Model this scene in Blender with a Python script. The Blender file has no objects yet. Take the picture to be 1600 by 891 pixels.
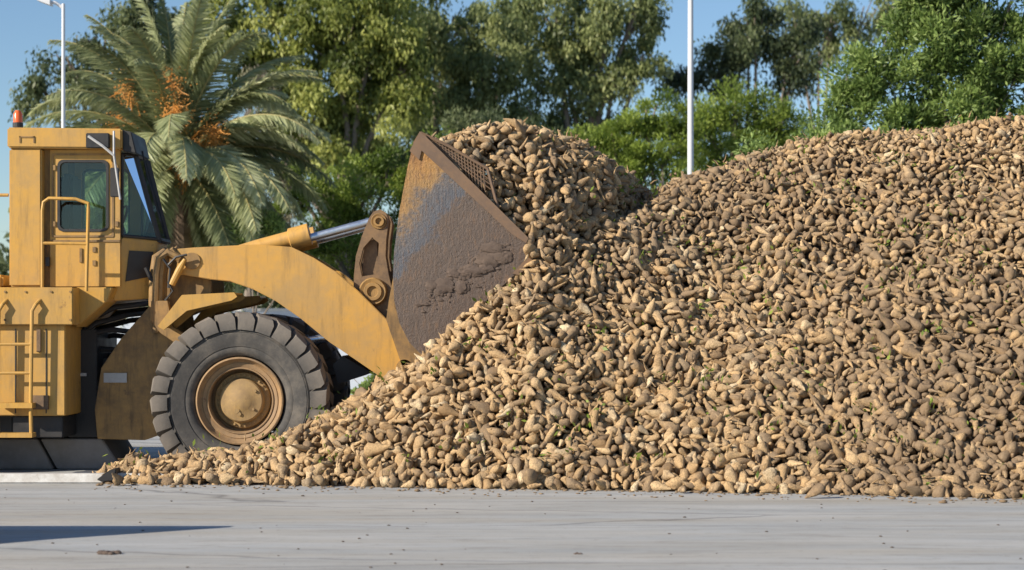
import bpy, bmesh, math, random
import numpy as np
from mathutils import Vector, Matrix, noise
random.seed(7); RNG = np.random.default_rng(7)
SC = bpy.context.scene
COL = SC.collection
FPX, HOR, CAMH, D0 = 2820.0, 515.0, 1.673, 20.0
# world: x right, y away from the viewer (loader's near side is y = 0), z up; 20 m viewer to loader
def X(px, y=0.0): return (px-800.0)*(D0+y)/FPX
def Z(py, y=0.0): return CAMH+(HOR-py)*(D0+y)/FPX
def P(px, py, y=0.0): return Vector((X(px, y), y, Z(py, y)))

# ------------------------------------------------------------------ materials
def new_mat(name):
    m = bpy.data.materials.new(name); m.use_nodes = True
    nt = m.node_tree; b = nt.nodes.get('Principled BSDF')
    return m, nt, b
def N(nt, t, **kw):
    n = nt.nodes.new(t)
    for k, v in kw.items():
        if k in n.inputs: n.inputs[k].default_value = v
        else: setattr(n, k, v)
    return n
def ramp(nt, stops, fac=None):
    r = nt.nodes.new('ShaderNodeValToRGB'); e = r.color_ramp.elements
    while len(e) < len(stops): e.new(0.5)
    for el, (p, c) in zip(e, stops):
        el.position = p; el.color = (c[0], c[1], c[2], 1)
    if fac is not None: nt.links.new(fac, r.inputs['Fac'])
    return r
def coords(nt, scale=(1, 1, 1), kind='Object'):
    t = nt.nodes.new('ShaderNodeTexCoord'); mp = nt.nodes.new('ShaderNodeMapping')
    mp.inputs['Scale'].default_value = scale
    nt.links.new(t.outputs[kind], mp.inputs['Vector']); return mp.outputs['Vector']
def noise_n(nt, vec, scale, detail=6, rough=.6):
    n = nt.nodes.new('ShaderNodeTexNoise')
    n.inputs['Scale'].default_value = scale; n.inputs['Detail'].default_value = detail; n.inputs['Roughness'].default_value = rough
    nt.links.new(vec, n.inputs['Vector']); return n.outputs['Fac']
def mixc(nt, fac, a, b):
    m = nt.nodes.new('ShaderNodeMix'); m.data_type = 'RGBA'
    for s, v in ((m.inputs[0], fac), (m.inputs[6], a), (m.inputs[7], b)):
        if isinstance(v, (int, float)): s.default_value = v
        elif isinstance(v, tuple): s.default_value = (v[0], v[1], v[2], 1)
        else: nt.links.new(v, s)
    return m.outputs[2]
def math_n(nt, op, a, b=None, clamp=False):
    m = nt.nodes.new('ShaderNodeMath'); m.operation = op; m.use_clamp = clamp
    for s, v in ((m.inputs[0], a), (m.inputs[1], b)):
        if v is None: continue
        if isinstance(v, (int, float)): s.default_value = v
        else: nt.links.new(v, s)
    return m.outputs[0]
def bump(nt, b, h, strength=.3, dist=.02):
    n = nt.nodes.new('ShaderNodeBump'); n.inputs['Strength'].default_value = strength; n.inputs['Distance'].default_value = dist
    nt.links.new(h, n.inputs['Height']); nt.links.new(n.outputs['Normal'], b.inputs['Normal'])

def worn(name, base, dirt, rough=.5, amount=.5, scale=2.2, rust=None, metal=0.0, bmp=.15, streak=0):
    m, nt, b = new_mat(name)
    v = coords(nt)
    n1 = noise_n(nt, v, scale, 8, .65); n2 = noise_n(nt, v, scale*7, 5, .7)
    f = math_n(nt, 'ADD', math_n(nt, 'MULTIPLY', n1, .7), math_n(nt, 'MULTIPLY', n2, .35))
    r = ramp(nt, [(.42, (0, 0, 0)), (.68, (1, 1, 1))], f)
    c = mixc(nt, math_n(nt, 'MULTIPLY', r.outputs[0], amount), base, dirt)
    if streak:
        ns = noise_n(nt, coords(nt, (7, 7, .8)), 1.6, 7, .7); rs = ramp(nt, [(.50, (0, 0, 0)), (.68, (1, 1, 1))], ns)
        c = mixc(nt, math_n(nt, 'MULTIPLY', rs.outputs[0], streak), c, tuple(q*.5 for q in dirt))
        nb = noise_n(nt, v, .9, 9, .72); rb = ramp(nt, [(.53, (0, 0, 0)), (.60, (1, 1, 1))], nb)
        c = mixc(nt, math_n(nt, 'MULTIPLY', rb.outputs[0], streak*.8), c, dirt)
    if rust:
        n3 = noise_n(nt, v, scale*3.1, 9, .75)
        r3 = ramp(nt, [(.62, (0, 0, 0)), (.70, (1, 1, 1))], n3)
        c = mixc(nt, math_n(nt, 'MULTIPLY', r3.outputs[0], .8), c, rust)
    nt.links.new(c, b.inputs['Base Color'])
    rr = ramp(nt, [(.3, (rough-.12,)*3), (.75, (min(1, rough+.25),)*3)], n1)
    nt.links.new(rr.outputs[0], b.inputs['Roughness'])
    b.inputs['Metallic'].default_value = metal
    bump(nt, b, n2, bmp, .01)
    return m
M = {}
M['yellow'] = worn('machine_yellow', (.53, .292, .052), (.33, .215, .09), .5, .6, 1.6, rust=(.14, .075, .035), streak=.45)
M['yellow_arm'] = worn('arm_yellow', (.55, .30, .060), (.36, .235, .10), .5, .75, 1.3, rust=(.13, .075, .04), streak=.5)
M['yellow_dirty'] = worn('dirty_yellow', (.34, .20, .065), (.15, .10, .055), .7, .95, 1.8, rust=(.08, .05, .035), streak=.7)
M['brown_metal'] = worn('greasy_brown_metal', (.22, .135, .065), (.08, .055, .04), .6, .9, 4, rust=(.05, .035, .025))
M['black'] = worn('black_paint', (.018, .018, .02), (.05, .045, .04), .5, .4, 3)
M['hose'] = worn('rubber_hose', (.012, .012, .014), (.04, .035, .03), .6, .4, 3)
M['chrome'] = worn('chrome_rod', (.55, .60, .68), (.35, .38, .42), .25, .4, 3, metal=.9, bmp=.02)
M['rim'] = worn('rim_paint', (.36, .22, .10), (.22, .15, .09), .7, .9, 4, rust=(.15, .06, .03), streak=.5)
M['hub'] = worn('hub_paint', (.42, .27, .10), (.24, .16, .085), .7, .9, 3, rust=(.15, .09, .045), streak=.5)
M['silver'] = worn('silver_label', (.42, .42, .42), (.25, .24, .22), .5, .5, 4)
M['white_paint'] = worn('white_kerb_paint', (.66, .66, .64), (.34, .30, .26), .7, .8, 2.4, rust=(.22, .18, .14))
M['pole'] = worn('galvanised_pole', (.62, .64, .67), (.48, .49, .5), .45, .4, 1)
M['concrete'] = worn('concrete', (.27, .25, .235), (.17, .14, .12), .9, .7, 1.5)
M['seat'] = worn('seat_fabric', (.03, .03, .035), (.05, .05, .05), .8, .3, 3)

def m_tyre():
    m, nt, b = new_mat('tyre_rubber')
    v = coords(nt); n1 = noise_n(nt, v, 2.5, 8, .7); n2 = noise_n(nt, v, 22, 4, .7)
    r = ramp(nt, [(.3, (.035, .034, .033)), (.48, (.068, .064, .060)), (.75, (.19, .165, .135))], n1)
    a = nt.nodes.new('ShaderNodeAttribute'); a.attribute_name = 'tint'
    c = mixc(nt, math_n(nt, 'MULTIPLY', a.outputs['Fac'], .6), r.outputs[0], (.21, .18, .15))
    nt.links.new(c, b.inputs['Base Color']); b.inputs['Roughness'].default_value = .85
    bump(nt, b, n2, .35, .01); return m
M['tyre'] = m_tyre()

def m_bucket():
    m, nt, b = new_mat('bucket_side_paint')
    g = nt.nodes.new('ShaderNodeNewGeometry'); s = nt.nodes.new('ShaderNodeSeparateXYZ'); nt.links.new(g.outputs['Position'], s.inputs[0])
    v = coords(nt)
    n1 = noise_n(nt, v, 2.1, 9, .7); n2 = noise_n(nt, coords(nt, (1.6, 1, .35)), 17, 9, .78)
    # worn zones run across the plate: bare paint near the upper corner, scraped steel, then caked earth
    f = math_n(nt, 'SUBTRACT', s.outputs['X'], s.outputs['Z'])
    f = math_n(nt, 'MULTIPLY', math_n(nt, 'ADD', f, 4.9), .385)
    f = math_n(nt, 'ADD', f, math_n(nt, 'MULTIPLY', math_n(nt, 'SUBTRACT', n1, .5), .75))
    r = ramp(nt, [(.0, (.24, .12, .05)), (.12, (.42, .22, .07)), (.24, (.33, .20, .085)), (.31, (.14, .13, .13)), (.44, (.10, .108, .128)),
                  (.50, (.125, .095, .078)), (1, (.11, .08, .065))], f)
    r2 = ramp(nt, [(.5, (0, 0, 0)), (.62, (1, 1, 1))], n2)
    c = mixc(nt, math_n(nt, 'MULTIPLY', r2.outputs[0], .7), r.outputs[0], (.19, .115, .07))
    nt.links.new(c, b.inputs['Base Color']); b.inputs['Roughness'].default_value = .75
    bump(nt, b, math_n(nt, 'ADD', math_n(nt, 'MULTIPLY', n1, 2.5), math_n(nt, 'ADD', n2, noise_n(nt, v, 40, 4, .7))), .7, .03); return m
M['bucket'] = m_bucket()
M['bucket_in'] = worn('bucket_steel', (.19, .115, .065), (.11, .08, .065), .7, .8, 3, rust=(.25, .12, .05))
M['mud'] = worn('dried_mud', (.095, .068, .054), (.14, .10, .075), .95, .8, 6, bmp=.6)

def m_glass():
    m = bpy.data.materials.new('tinted_glass'); m.use_nodes = True; nt = m.node_tree; nt.nodes.clear()
    o = nt.nodes.new('ShaderNodeOutputMaterial'); mx = nt.nodes.new('ShaderNodeMixShader')
    t = nt.nodes.new('ShaderNodeBsdfTransparent'); t.inputs[0].default_value = (.80, .90, .84, 1)
    g = nt.nodes.new('ShaderNodeBsdfGlossy'); g.inputs['Roughness'].default_value = .04; g.inputs[0].default_value = (.9, .95, 1, 1)
    f = nt.nodes.new('ShaderNodeFresnel'); f.inputs[0].default_value = 1.5
    a = math_n(nt, 'ADD', f.outputs[0], .0, True)
    nt.links.new(a, mx.inputs[0]); nt.links.new(t.outputs[0], mx.inputs[1]); nt.links.new(g.outputs[0], mx.inputs[2]); nt.links.new(mx.outputs[0], o.inputs[0])
    return m
M['glass'] = m_glass()
m, nt, b = new_mat('red_lens'); b.inputs['Base Color'].default_value = (.70, .13, .03, 1); b.inputs['Roughness'].default_value = .25; M['lens'] = m

def m_beet():
    m, nt, b = new_mat('beet_skin')
    a = nt.nodes.new('ShaderNodeAttribute'); a.attribute_name = 'tint'
    h = nt.nodes.new('ShaderNodeAttribute'); h.attribute_name = 'soil'
    v = coords(nt, kind='Object'); n1 = noise_n(nt, v, 14, 7, .75); n2 = noise_n(nt, v, 60, 6, .8)
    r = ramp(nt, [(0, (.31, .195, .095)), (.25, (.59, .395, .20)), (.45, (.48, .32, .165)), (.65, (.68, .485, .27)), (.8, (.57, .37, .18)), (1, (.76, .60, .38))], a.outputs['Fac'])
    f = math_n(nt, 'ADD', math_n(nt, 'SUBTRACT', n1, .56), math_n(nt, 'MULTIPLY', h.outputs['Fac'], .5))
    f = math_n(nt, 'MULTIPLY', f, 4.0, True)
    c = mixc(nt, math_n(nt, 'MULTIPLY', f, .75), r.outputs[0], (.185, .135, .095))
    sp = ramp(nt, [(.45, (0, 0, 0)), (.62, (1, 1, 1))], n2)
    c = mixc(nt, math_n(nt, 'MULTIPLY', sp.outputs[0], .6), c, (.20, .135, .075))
    nt.links.new(c, b.inputs['Base Color']); b.inputs['Roughness'].default_value = .8
    b.inputs['Specular IOR Level'].default_value = .3
    bump(nt, b, math_n(nt, 'ADD', n2, n1), .8, .02); return m
M['beet'] = m_beet()
M['soil'] = worn('soil', (.10, .072, .05), (.06, .045, .032), .95, .8, 6)

def m_leaf(name, stops, trans=.35):
    m = bpy.data.materials.new(name); m.use_nodes = True; nt = m.node_tree; b = nt.nodes['Principled BSDF']; o = nt.nodes['Material Output']
    a = nt.nodes.new('ShaderNodeAttribute'); a.attribute_name = 'tint'
    r = ramp(nt, stops, a.outputs['Fac'])
    nt.links.new(r.outputs[0], b.inputs['Base Color']); b.inputs['Roughness'].default_value = .5; b.inputs['Specular IOR Level'].default_value = .35
    t = nt.nodes.new('ShaderNodeBsdfTranslucent'); hs = nt.nodes.new('ShaderNodeHueSaturation'); hs.inputs['Value'].default_value = 1.5
    nt.links.new(r.outputs[0], hs.inputs['Color']); nt.links.new(hs.outputs[0], t.inputs[0])
    mx = nt.nodes.new('ShaderNodeMixShader'); mx.inputs[0].default_value = trans
    nt.links.new(b.outputs[0], mx.inputs[1]); nt.links.new(t.outputs[0], mx.inputs[2]); nt.links.new(mx.outputs[0], o.inputs[0])
    return m
M['leaf_euca'] = m_leaf('eucalyptus_leaf', [(0, (.08, .11, .04)), (.5, (.18, .215, .08)), (1, (.32, .35, .14))])
M['leaf_euca_y'] = m_leaf('yellowish_leaf', [(0, (.09, .12, .03)), (.5, (.23, .265, .06)), (1, (.42, .44, .13))])
M['leaf_dark'] = m_leaf('dark_leaf', [(0, (.035, .052, .027)), (.5, (.08, .107, .046)), (1, (.16, .19, .085))])
M['leaf_pine'] = m_leaf('pine_needles', [(0, (.06, .10, .015)), (.5, (.16, .225, .035)), (1, (.29, .36, .07))])
M['leaf_broad'] = m_leaf('fresh_green_leaf', [(0, (.06, .10, .025)), (.5, (.16, .235, .06)), (1, (.34, .43, .14))])
M['leaf_dry'] = m_leaf('dry_twig_leaf', [(0, (.12, .10, .07)), (.5, (.20, .17, .12)), (1, (.26, .25, .15))])
M['leaf_palm'] = m_leaf('palm_leaflet', [(0, (.14, .17, .08)), (.5, (.34, .37, .19)), (1, (.58, .59, .36))], .3)
M['rachis'] = worn('palm_rachis', (.35, .30, .12), (.22, .2, .08), .6, .5, 4)
M['dates'] = worn('orange_dates', (.66, .29, .05), (.46, .21, .05), .6, .6, 9)
M['bark'] = worn('pale_bark', (.24, .20, .16), (.12, .09, .07), .9, .9, 3, bmp=.6)
M['bark_palm'] = worn('palm_bark', (.17, .12, .08), (.08, .055, .04), .95, .9, 5, bmp=.8)
M['wall_paint'] = worn('bluish_wall_render', (.50, .55, .62), (.38, .41, .46), .9, .6, .5)

def m_ground():
    m, nt, b = new_mat('worn_asphalt')
    v1 = coords(nt, (.35, 2.2, 1)); v2 = coords(nt)
    n1 = noise_n(nt, v1, .9, 8, .65); n2 = noise_n(nt, v2, 35, 6, .75); n3 = noise_n(nt, coords(nt, (.06, .8, 1)), 2.0, 5, .6)
    r = ramp(nt, [(.32, (.30, .315, .32)), (.5, (.39, .40, .40)), (.68, (.46, .455, .435))], n1)
    c = mixc(nt, math_n(nt, 'MULTIPLY', math_n(nt, 'SUBTRACT', n3, .42, True), 2.6, True), r.outputs[0], (.34, .30, .235))
    n4 = noise_n(nt, coords(nt, (.5, 3.2, 1)), 2.2, 10, .78); r4 = ramp(nt, [(.52, (0, 0, 0)), (.64, (1, 1, 1))], n4)
    c = mixc(nt, math_n(nt, 'MULTIPLY', r4.outputs[0], .65), c, (.22, .205, .18))
    n5 = noise_n(nt, v2, 7, 8, .8); r5 = ramp(nt, [(.56, (0, 0, 0)), (.66, (1, 1, 1))], n5)
    c = mixc(nt, math_n(nt, 'MULTIPLY', r5.outputs[0], .5), c, (.22, .20, .17))
    sp = ramp(nt, [(.30, (1, 1, 1)), (.40, (0, 0, 0))], n2)
    c = mixc(nt, math_n(nt, 'MULTIPLY', sp.outputs[0], .65), c, (.13, .11, .09))
    # long fine cracks running along the yard
    vw = nt.nodes.new('ShaderNodeTexVoronoi'); vw.feature = 'DISTANCE_TO_EDGE'; vw.inputs['Scale'].default_value = .5
    mpv = coords(nt, (.12, 1.1, 1)); va = nt.nodes.new('ShaderNodeVectorMath'); va.operation = 'ADD'
    nn = nt.nodes.new('ShaderNodeTexNoise'); nn.inputs['Scale'].default_value = 2; nt.links.new(v2, nn.inputs['Vector'])
    vs = nt.nodes.new('ShaderNodeVectorMath'); vs.operation = 'SCALE'; vs.inputs['Scale'].default_value = .12
    nt.links.new(nn.outputs['Color'], vs.inputs[0]); nt.links.new(mpv, va.inputs[0]); nt.links.new(vs.outputs[0], va.inputs[1]); nt.links.new(va.outputs[0], vw.inputs['Vector'])
    cr = ramp(nt, [(.0, (1, 1, 1)), (.010, (0, 0, 0))], vw.outputs['Distance'])
    c = mixc(nt, math_n(nt, 'MULTIPLY', cr.outputs[0], .55), c, (.07, .07, .075))
    nt.links.new(c, b.inputs['Base Color']); b.inputs['Roughness'].default_value = .8
    bump(nt, b, n2, .4, .01); return m
M['ground'] = m_ground()

# ------------------------------------------------------------------ object helpers
def link(name, me, mat=None, parent=None, smooth=False):
    o = bpy.data.objects.new(name, me); COL.objects.link(o)
    if mat is not None:
        for mm in (mat if isinstance(mat, (list, tuple)) else [mat]): me.materials.append(mm)
    if parent is not None: o.parent = parent; o.matrix_parent_inverse = parent.matrix_world.inverted()
    if smooth: me.polygons.foreach_set('use_smooth', [True]*len(me.polygons))
    return o
def tag(o, label=None, cat=None, group=None, kind=None):
    if label: o['label'] = label
    if cat: o['category'] = cat
    if group: o['group'] = group
    if kind: o['kind'] = kind
    return o
def empty(name, loc):
    o = bpy.data.objects.new(name, None); COL.objects.link(o); o.location = loc; bpy.context.view_layer.update(); return o
def ob(name, bm, mat, parent=None, smooth=False, bevel=0):
    if bevel:
        bmesh.ops.remove_doubles(bm, verts=bm.verts[:], dist=1e-5)
        es = [e for e in bm.edges if len(e.link_faces) == 2 and e.calc_face_angle(0) > .5]
        try: bmesh.ops.bevel(bm, geom=es, offset=bevel, segments=2, affect='EDGES', clamp_overlap=True)
        except Exception: pass
    bmesh.ops.recalc_face_normals(bm, faces=bm.faces[:])
    me = bpy.data.meshes.new(name); bm.to_mesh(me); bm.free()
    o = link(name, me, mat, parent)
    if smooth:
        for p in me.polygons: p.use_smooth = True
        try: me.set_sharp_from_angle(angle=math.radians(35))
        except Exception: pass
    return o
def box(bm, x0, x1, y0, y1, z0, z1):
    v = [bm.verts.new((x, y, z)) for x in (x0, x1) for y in (y0, y1) for z in (z0, z1)]
    for f in ((0, 1, 3, 2), (4, 6, 7, 5), (0, 4, 5, 1), (2, 3, 7, 6), (0, 2, 6, 4), (1, 5, 7, 3)): bm.faces.new([v[i] for i in f])
def boxpx(bm, px0, px1, py0, py1, y0, y1):
    "box whose near face spans these places at depth y0"
    box(bm, X(px0, y0), X(px1, y0), y0, y1, Z(py1, y0), Z(py0, y0))
def prism(bm, pts, y0, y1):
    "polygon of (x,z) extruded in y"
    a = [bm.verts.new((x, y0, z)) for x, z in pts]; c = [bm.verts.new((x, y1, z)) for x, z in pts]
    bm.faces.new(a); bm.faces.new(c[::-1]); n = len(pts)
    for i in range(n): bm.faces.new((a[i], c[i], c[(i+1) % n], a[(i+1) % n]))
def XZ(pts, y): return [(X(a, y), Z(b, y)) for a, b in pts]
def mir(pts_y0, pts_y1): return (3.0-pts_y1, 3.0-pts_y0)
def tube(bm, pts, rad, seg=8, cap=True):
    pts = [Vector(p) for p in pts]; n = len(pts)
    if not hasattr(rad, '__len__'): rad = [rad]*n
    rings = []; up = None
    for i, p in enumerate(pts):
        t = (pts[min(i+1, n-1)]-pts[max(i-1, 0)]).normalized()
        if up is None: up = t.orthogonal().normalized()
        u = (up-t*up.dot(t)); u = u.normalized() if u.length > 1e-6 else t.orthogonal().normalized()
        up = u; w = t.cross(u)
        rings.append([bm.verts.new(p+(u*math.cos(a)+w*math.sin(a))*rad[i]) for a in (2*math.pi*k/seg for k in range(seg))])
    for a, b_ in zip(rings, rings[1:]):
        for k in range(seg): bm.faces.new((a[k], a[(k+1) % seg], b_[(k+1) % seg], b_[k]))
    if cap: bm.faces.new(rings[0][::-1]); bm.faces.new(rings[-1])
def lathe_y(bm, prof, c, seg=64):
    "profile of (r, y) turned about the y axis through c"
    rings = []
    for r, y in prof:
        if r < 1e-5: rings.append([bm.verts.new((c[0], c[1]+y, c[2]))])
        else: rings.append([bm.verts.new((c[0]+r*math.cos(a), c[1]+y, c[2]+r*math.sin(a))) for a in (2*math.pi*k/seg for k in range(seg))])
    for a, b_ in zip(rings, rings[1:]):
        for k in range(seg):
            k2 = (k+1) % seg
            if len(a) == 1 and len(b_) == 1: continue
            if len(a) == 1: bm.faces.new((a[0], b_[k], b_[k2]))
            elif len(b_) == 1: bm.faces.new((a[k], a[k2], b_[0]))
            else: bm.faces.new((a[k], a[k2], b_[k2], b_[k]))
def rrect(x0, x1, z0, z1, r, n=5):
    out = []
    for cx, cz, a0 in ((x1-r, z1-r, 0), (x0+r, z1-r, 90), (x0+r, z0+r, 180), (x1-r, z0+r, 270)):
        for k in range(n+1):
            a = math.radians(a0+90*k/n); out.append((cx+r*math.cos(a), cz+r*math.sin(a)))
    return out
def ring_plate(bm, outer, inner, y0, y1):
    cx = sum(p[0] for p in inner)/len(inner); cz = sum(p[1] for p in inner)/len(inner)
    ang = sorted(set(round(math.atan2(p[1]-cz, p[0]-cx), 5) for p in outer+inner))
    def hit(poly, a):
        dx, dz = math.cos(a), math.sin(a); best = None
        for i in range(len(poly)):
            (ax, az), (bx, bz) = poly[i], poly[(i+1) % len(poly)]
            ex, ez = bx-ax, bz-az; den = dx*ez-dz*ex
            if abs(den) < 1e-12: continue
            t = ((ax-cx)*ez-(az-cz)*ex)/den; s = ((ax-cx)*dz-(az-cz)*dx)/den
            if t > 0 and -1e-6 <= s <= 1+1e-6 and (best is None or t > best): best = t
        return (cx+dx*best, cz+dz*best)
    O = [hit(outer, a) for a in ang]; I = [hit(inner, a) for a in ang]; n = len(ang)
    A = [[bm.verts.new((p[0], y, p[1])) for p in L] for L in (O, I) for y in (y0, y1)]
    o0, o1, i0, i1 = A
    for k in range(n):
        j = (k+1) % n
        bm.faces.new((o0[k], o0[j], i0[j], i0[k])); bm.faces.new((o1[k], i1[k], i1[j], o1[j]))
        bm.faces.new((o0[k], o1[k], o1[j], o0[j])); bm.faces.new((i0[k], i0[j], i1[j], i1[k]))
def np_mesh(name, V, F, attrs=None, smooth=False, matidx=None):
    me = bpy.data.meshes.new(name); V = np.asarray(V, np.float32); F = np.asarray(F, np.int32); k = F.shape[1]
    me.vertices.add(len(V)); me.vertices.foreach_set('co', V.ravel())
    me.loops.add(F.size); me.loops.foreach_set('vertex_index', F.ravel())
    me.polygons.add(len(F)); me.polygons.foreach_set('loop_start', np.arange(0, F.size, k, dtype=np.int32))
    if smooth: me.polygons.foreach_set('use_smooth', np.ones(len(F), bool))
    if matidx is not None: me.polygons.foreach_set('material_index', np.asarray(matidx, np.int32))
    for nme, arr in (attrs or {}).items():
        a = me.attributes.new(nme, 'FLOAT', 'POINT'); a.data.foreach_set('value', np.asarray(arr, np.float32))
    me.update(calc_edges=True); me.validate(); return me

_b = bmesh.new(); bmesh.ops.create_icosphere(_b, subdivisions=1, radius=1.0); _b.verts.ensure_lookup_table()
ICV = np.array([v.co[:] for v in _b.verts]); ICF = np.array([[v.index for v in f.verts] for f in _b.faces]); _b.free()
def blobs(C, S, rng=RNG):
    "many small irregular lumps: centres (n,3), radii (n,3) -> vertices, triangles"
    C = np.asarray(C, float); S = np.asarray(S, float); n = len(C); k = len(ICV)
    V = ICV[None]*(1+rng.uniform(-.22, .22, (n, k, 1)))*S[:, None]+C[:, None]
    F = ICF[None]+(np.arange(n)*k)[:, None, None]
    return V.reshape(-1, 3), F.reshape(-1, 3)
# ------------------------------------------------------------------ ground
bm = bmesh.new(); v = [bm.verts.new(p) for p in ((-400, -60, 0), (400, -60, 0), (400, 900, 0), (-400, 900, 0))]; bm.faces.new(v)
tag(ob('ground', bm, M['ground']), kind='structure')

# ------------------------------------------------------------------ wheel loader
# built in its own frame, then parked LY metres further back
LY = .6; D0 = 20.0+LY
LOADER = empty('wheel_loader', (X(200, 1.5), 1.5, 0))
tag(LOADER, 'dirty yellow articulated wheel loader with its bucket curled up full of beets', 'wheel loader')
WC = (X(373, 0), 0.0, Z(627, 0)); WR = .985
def clampz(bm, flat=.004):
    for v in bm.verts:
        if v.co.z < flat: v.co.z = flat+(v.co.z-flat)*.02
def make_wheel(cx, y, sgn, cz):
    """y: outer face; sgn +1 when the tyre extends to +y"""
    c = (cx, y, cz); W = .74
    bm = bmesh.new()
    prof = [(.50, .10), (.53, .055), (.58, .035), (.60, .040), (.605, .030), (.68, .012), (.75, .004), (.76, .010), (.765, .002), (.80, .02), (.84, .07), (.875, .13)]
    half = prof+[(.89, .2), (.90, W/2)]
    full = half+[(r, W-yy) for r, yy in half[-2::-1]]
    lathe_y(bm, [(r*WR/.985, yy*sgn) for r, yy in full], c, 96)
    n = 26
    for side in (0, 1):
        for k in range(n):
            a0 = 2*math.pi*(k+.5*side)/n; pitch = 2*math.pi/n
            rows = []
            # cross-section stations from sidewall to tread centre, block skewed with y
            st = [(.79, .915, -.008, .28), (.79, .965, .0, .30), (.84, .985, .06, .30), (.86, .985, .20, .29), (.88, .98, .36, .22)]
            for q, (ri, ro, yy, hw) in enumerate(st):
                sk = .16*pitch*q
                yv = yy if side == 0 else W-yy
                quad = []
                for (r, da) in ((ri, -hw*1.12), (ro, -hw), (ro, hw), (ri, hw*1.12)):
                    a = a0+sk+da*pitch*1.12
                    quad.append(bm.verts.new((c[0]+r*math.cos(a), c[1]+yv*sgn-(.012 if side == 0 and q < 2 else 0)*sgn, c[2]+r*math.sin(a))))
                rows.append(quad)
            bm.faces.new(rows[0]); bm.faces.new(rows[-1][::-1])
            for A, B in zip(rows, rows[1:]):
                for i in range(4): bm.faces.new((A[i], A[(i+1) % 4], B[(i+1) % 4], B[i]))
    for v in bm.verts:
        if math.hypot(v.co.x-c[0], v.co.z-c[2]) > .9: v.co += Vector((noise.noise(v.co*9), 0, noise.noise(v.co*9+Vector((5, 5, 5)))))*.014
    for v in bm.verts: v.co.x = c[0]+(v.co.x-c[0])*1.035; v.co.z = c[2]+(v.co.z-c[2])*1.035
    clampz(bm)
    vals = [min(1, max(0, (math.hypot(v.co.x-c[0], v.co.z-c[2])-.80)/.16)) for v in bm.verts]
    W_ = ob('wheel', bm, M['tyre'], LOADER, smooth=True)
    at = W_.data.attributes.new('tint', 'FLOAT', 'POINT'); at.data.foreach_set('value', vals)
    bm = bmesh.new()
    prof = [(.49, .12), (.505, .075), (.50, .055), (.485, .05), (.475, .065), (.465, .10), (.44, .125), (.43, .118), (.405, .125), (.385, .135), (.38, .12), (.368, .12), (.362, .14), (.358, .36), (.30, .37)]
    lathe_y(bm, [(r, yy*sgn) for r, yy in prof], c, 72)
    ob('rim', bm, M['rim'], W_, smooth=True)
    bm = bmesh.new()
    prof = [(.325, .37), (.325, .30), (.315, .285), (.265, .28), (.258, .27), (.25, .21), (.235, .195), (.12, .185), (.11, .178), (0, .175)]
    lathe_y(bm, [(r, yy*sgn) for r, yy in prof], c, 64)
    for k in range(30):
        a = 2*math.pi*k/30; q = (c[0]+.29*math.cos(a), c[1]+.282*sgn, c[2]+.29*math.sin(a))
        tube(bm, [q, (q[0], q[1]-.022*sgn, q[2])], .013, 6)
    for dx, dz, r in ((-.05, -.12, .032), (-.02, -.155, .022), (.16, .11, .018), (.14, -.1, .015)):
        q = (c[0]+dx, c[1]+.19*sgn, c[2]+dz); tube(bm, [q, (q[0], q[1]-.02*sgn, q[2])], r, 10)
    ob('hub', bm, M['hub'], W_, smooth=True)
    return W_
make_wheel(WC[0], 0.0, 1, WC[2]); make_wheel(WC[0], 3.0, -1, WC[2])
make_wheel(WC[0]-4.3, 0.0, 1, WC[2]); make_wheel(WC[0]-4.3, 3.0, -1, WC[2])
bm = bmesh.new(); tube(bm, [(WC[0], .4, WC[2]), (WC[0], 2.6, WC[2])], [.2, .2], 20); tube(bm, [(WC[0], 1.1, WC[2]), (WC[0], 1.5, WC[2]), (WC[0], 1.9, WC[2])], [.2, .36, .2], 20)
ob('axle', bm, M['brown_metal'], LOADER, smooth=True); bm = bmesh.new()
tube(bm, [(WC[0]-4.3, .4, WC[2]), (WC[0]-4.3, 2.6, WC[2])], .2, 20)
ob('axle', bm, M['brown_metal'], LOADER, smooth=True)

# front frame: two cheek plates, belly, tower
FF = [(234, 478), (262, 500), (300, 545), (300, 660), (238, 684), (226, 688), (152, 686), (148, 640), (158, 575), (190, 528)]
pts = XZ(FF, .8)
bm = bmesh.new(); prism(bm, pts, 2.14, 2.20); ob('front_frame', bm, M['yellow_dirty'], LOADER, bevel=.008)
bm = bmesh.new(); prism(bm, pts, .80, .86)
FFo = ob('front_frame', bm, M['yellow_dirty'], LOADER, bevel=.008)
bm = bmesh.new(); pts = XZ([(245, 560), (380, 560), (430, 600), (430, 660), (245, 680)], 1.0); prism(bm, pts, 1.0, 2.0)
ob('belly', bm, M['black'], FFo)
bm = bmesh.new(); boxpx(bm, 162, 198, 583, 598, .785, .80); ob('name_plate', bm, M['silver'], FFo)
bm = bmesh.new()
TW = [(238, 404), (250, 393), (300, 390), (330, 440), (330, 470), (262, 500), (234, 490)]
prism(bm, XZ(TW, 1.0), 1.0, 1.06)
prism(bm, XZ([(236, 470), (262, 470), (270, 510), (322, 545), (312, 562), (250, 520), (234, 500)], .74), .74, .83)
ob('tower', bm, M['yellow_dirty'], FFo, bevel=.006)
bm = bmesh.new(); prism(bm, XZ(TW, 1.0), 1.94, 2.0)
prism(bm, XZ([(236, 470), (262, 470), (270, 510), (322, 545), (312, 562), (250, 520), (234, 500)], .74), 2.17, 2.26)
ob('tower', bm, M['yellow_dirty'], FFo, bevel=.006)
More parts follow.
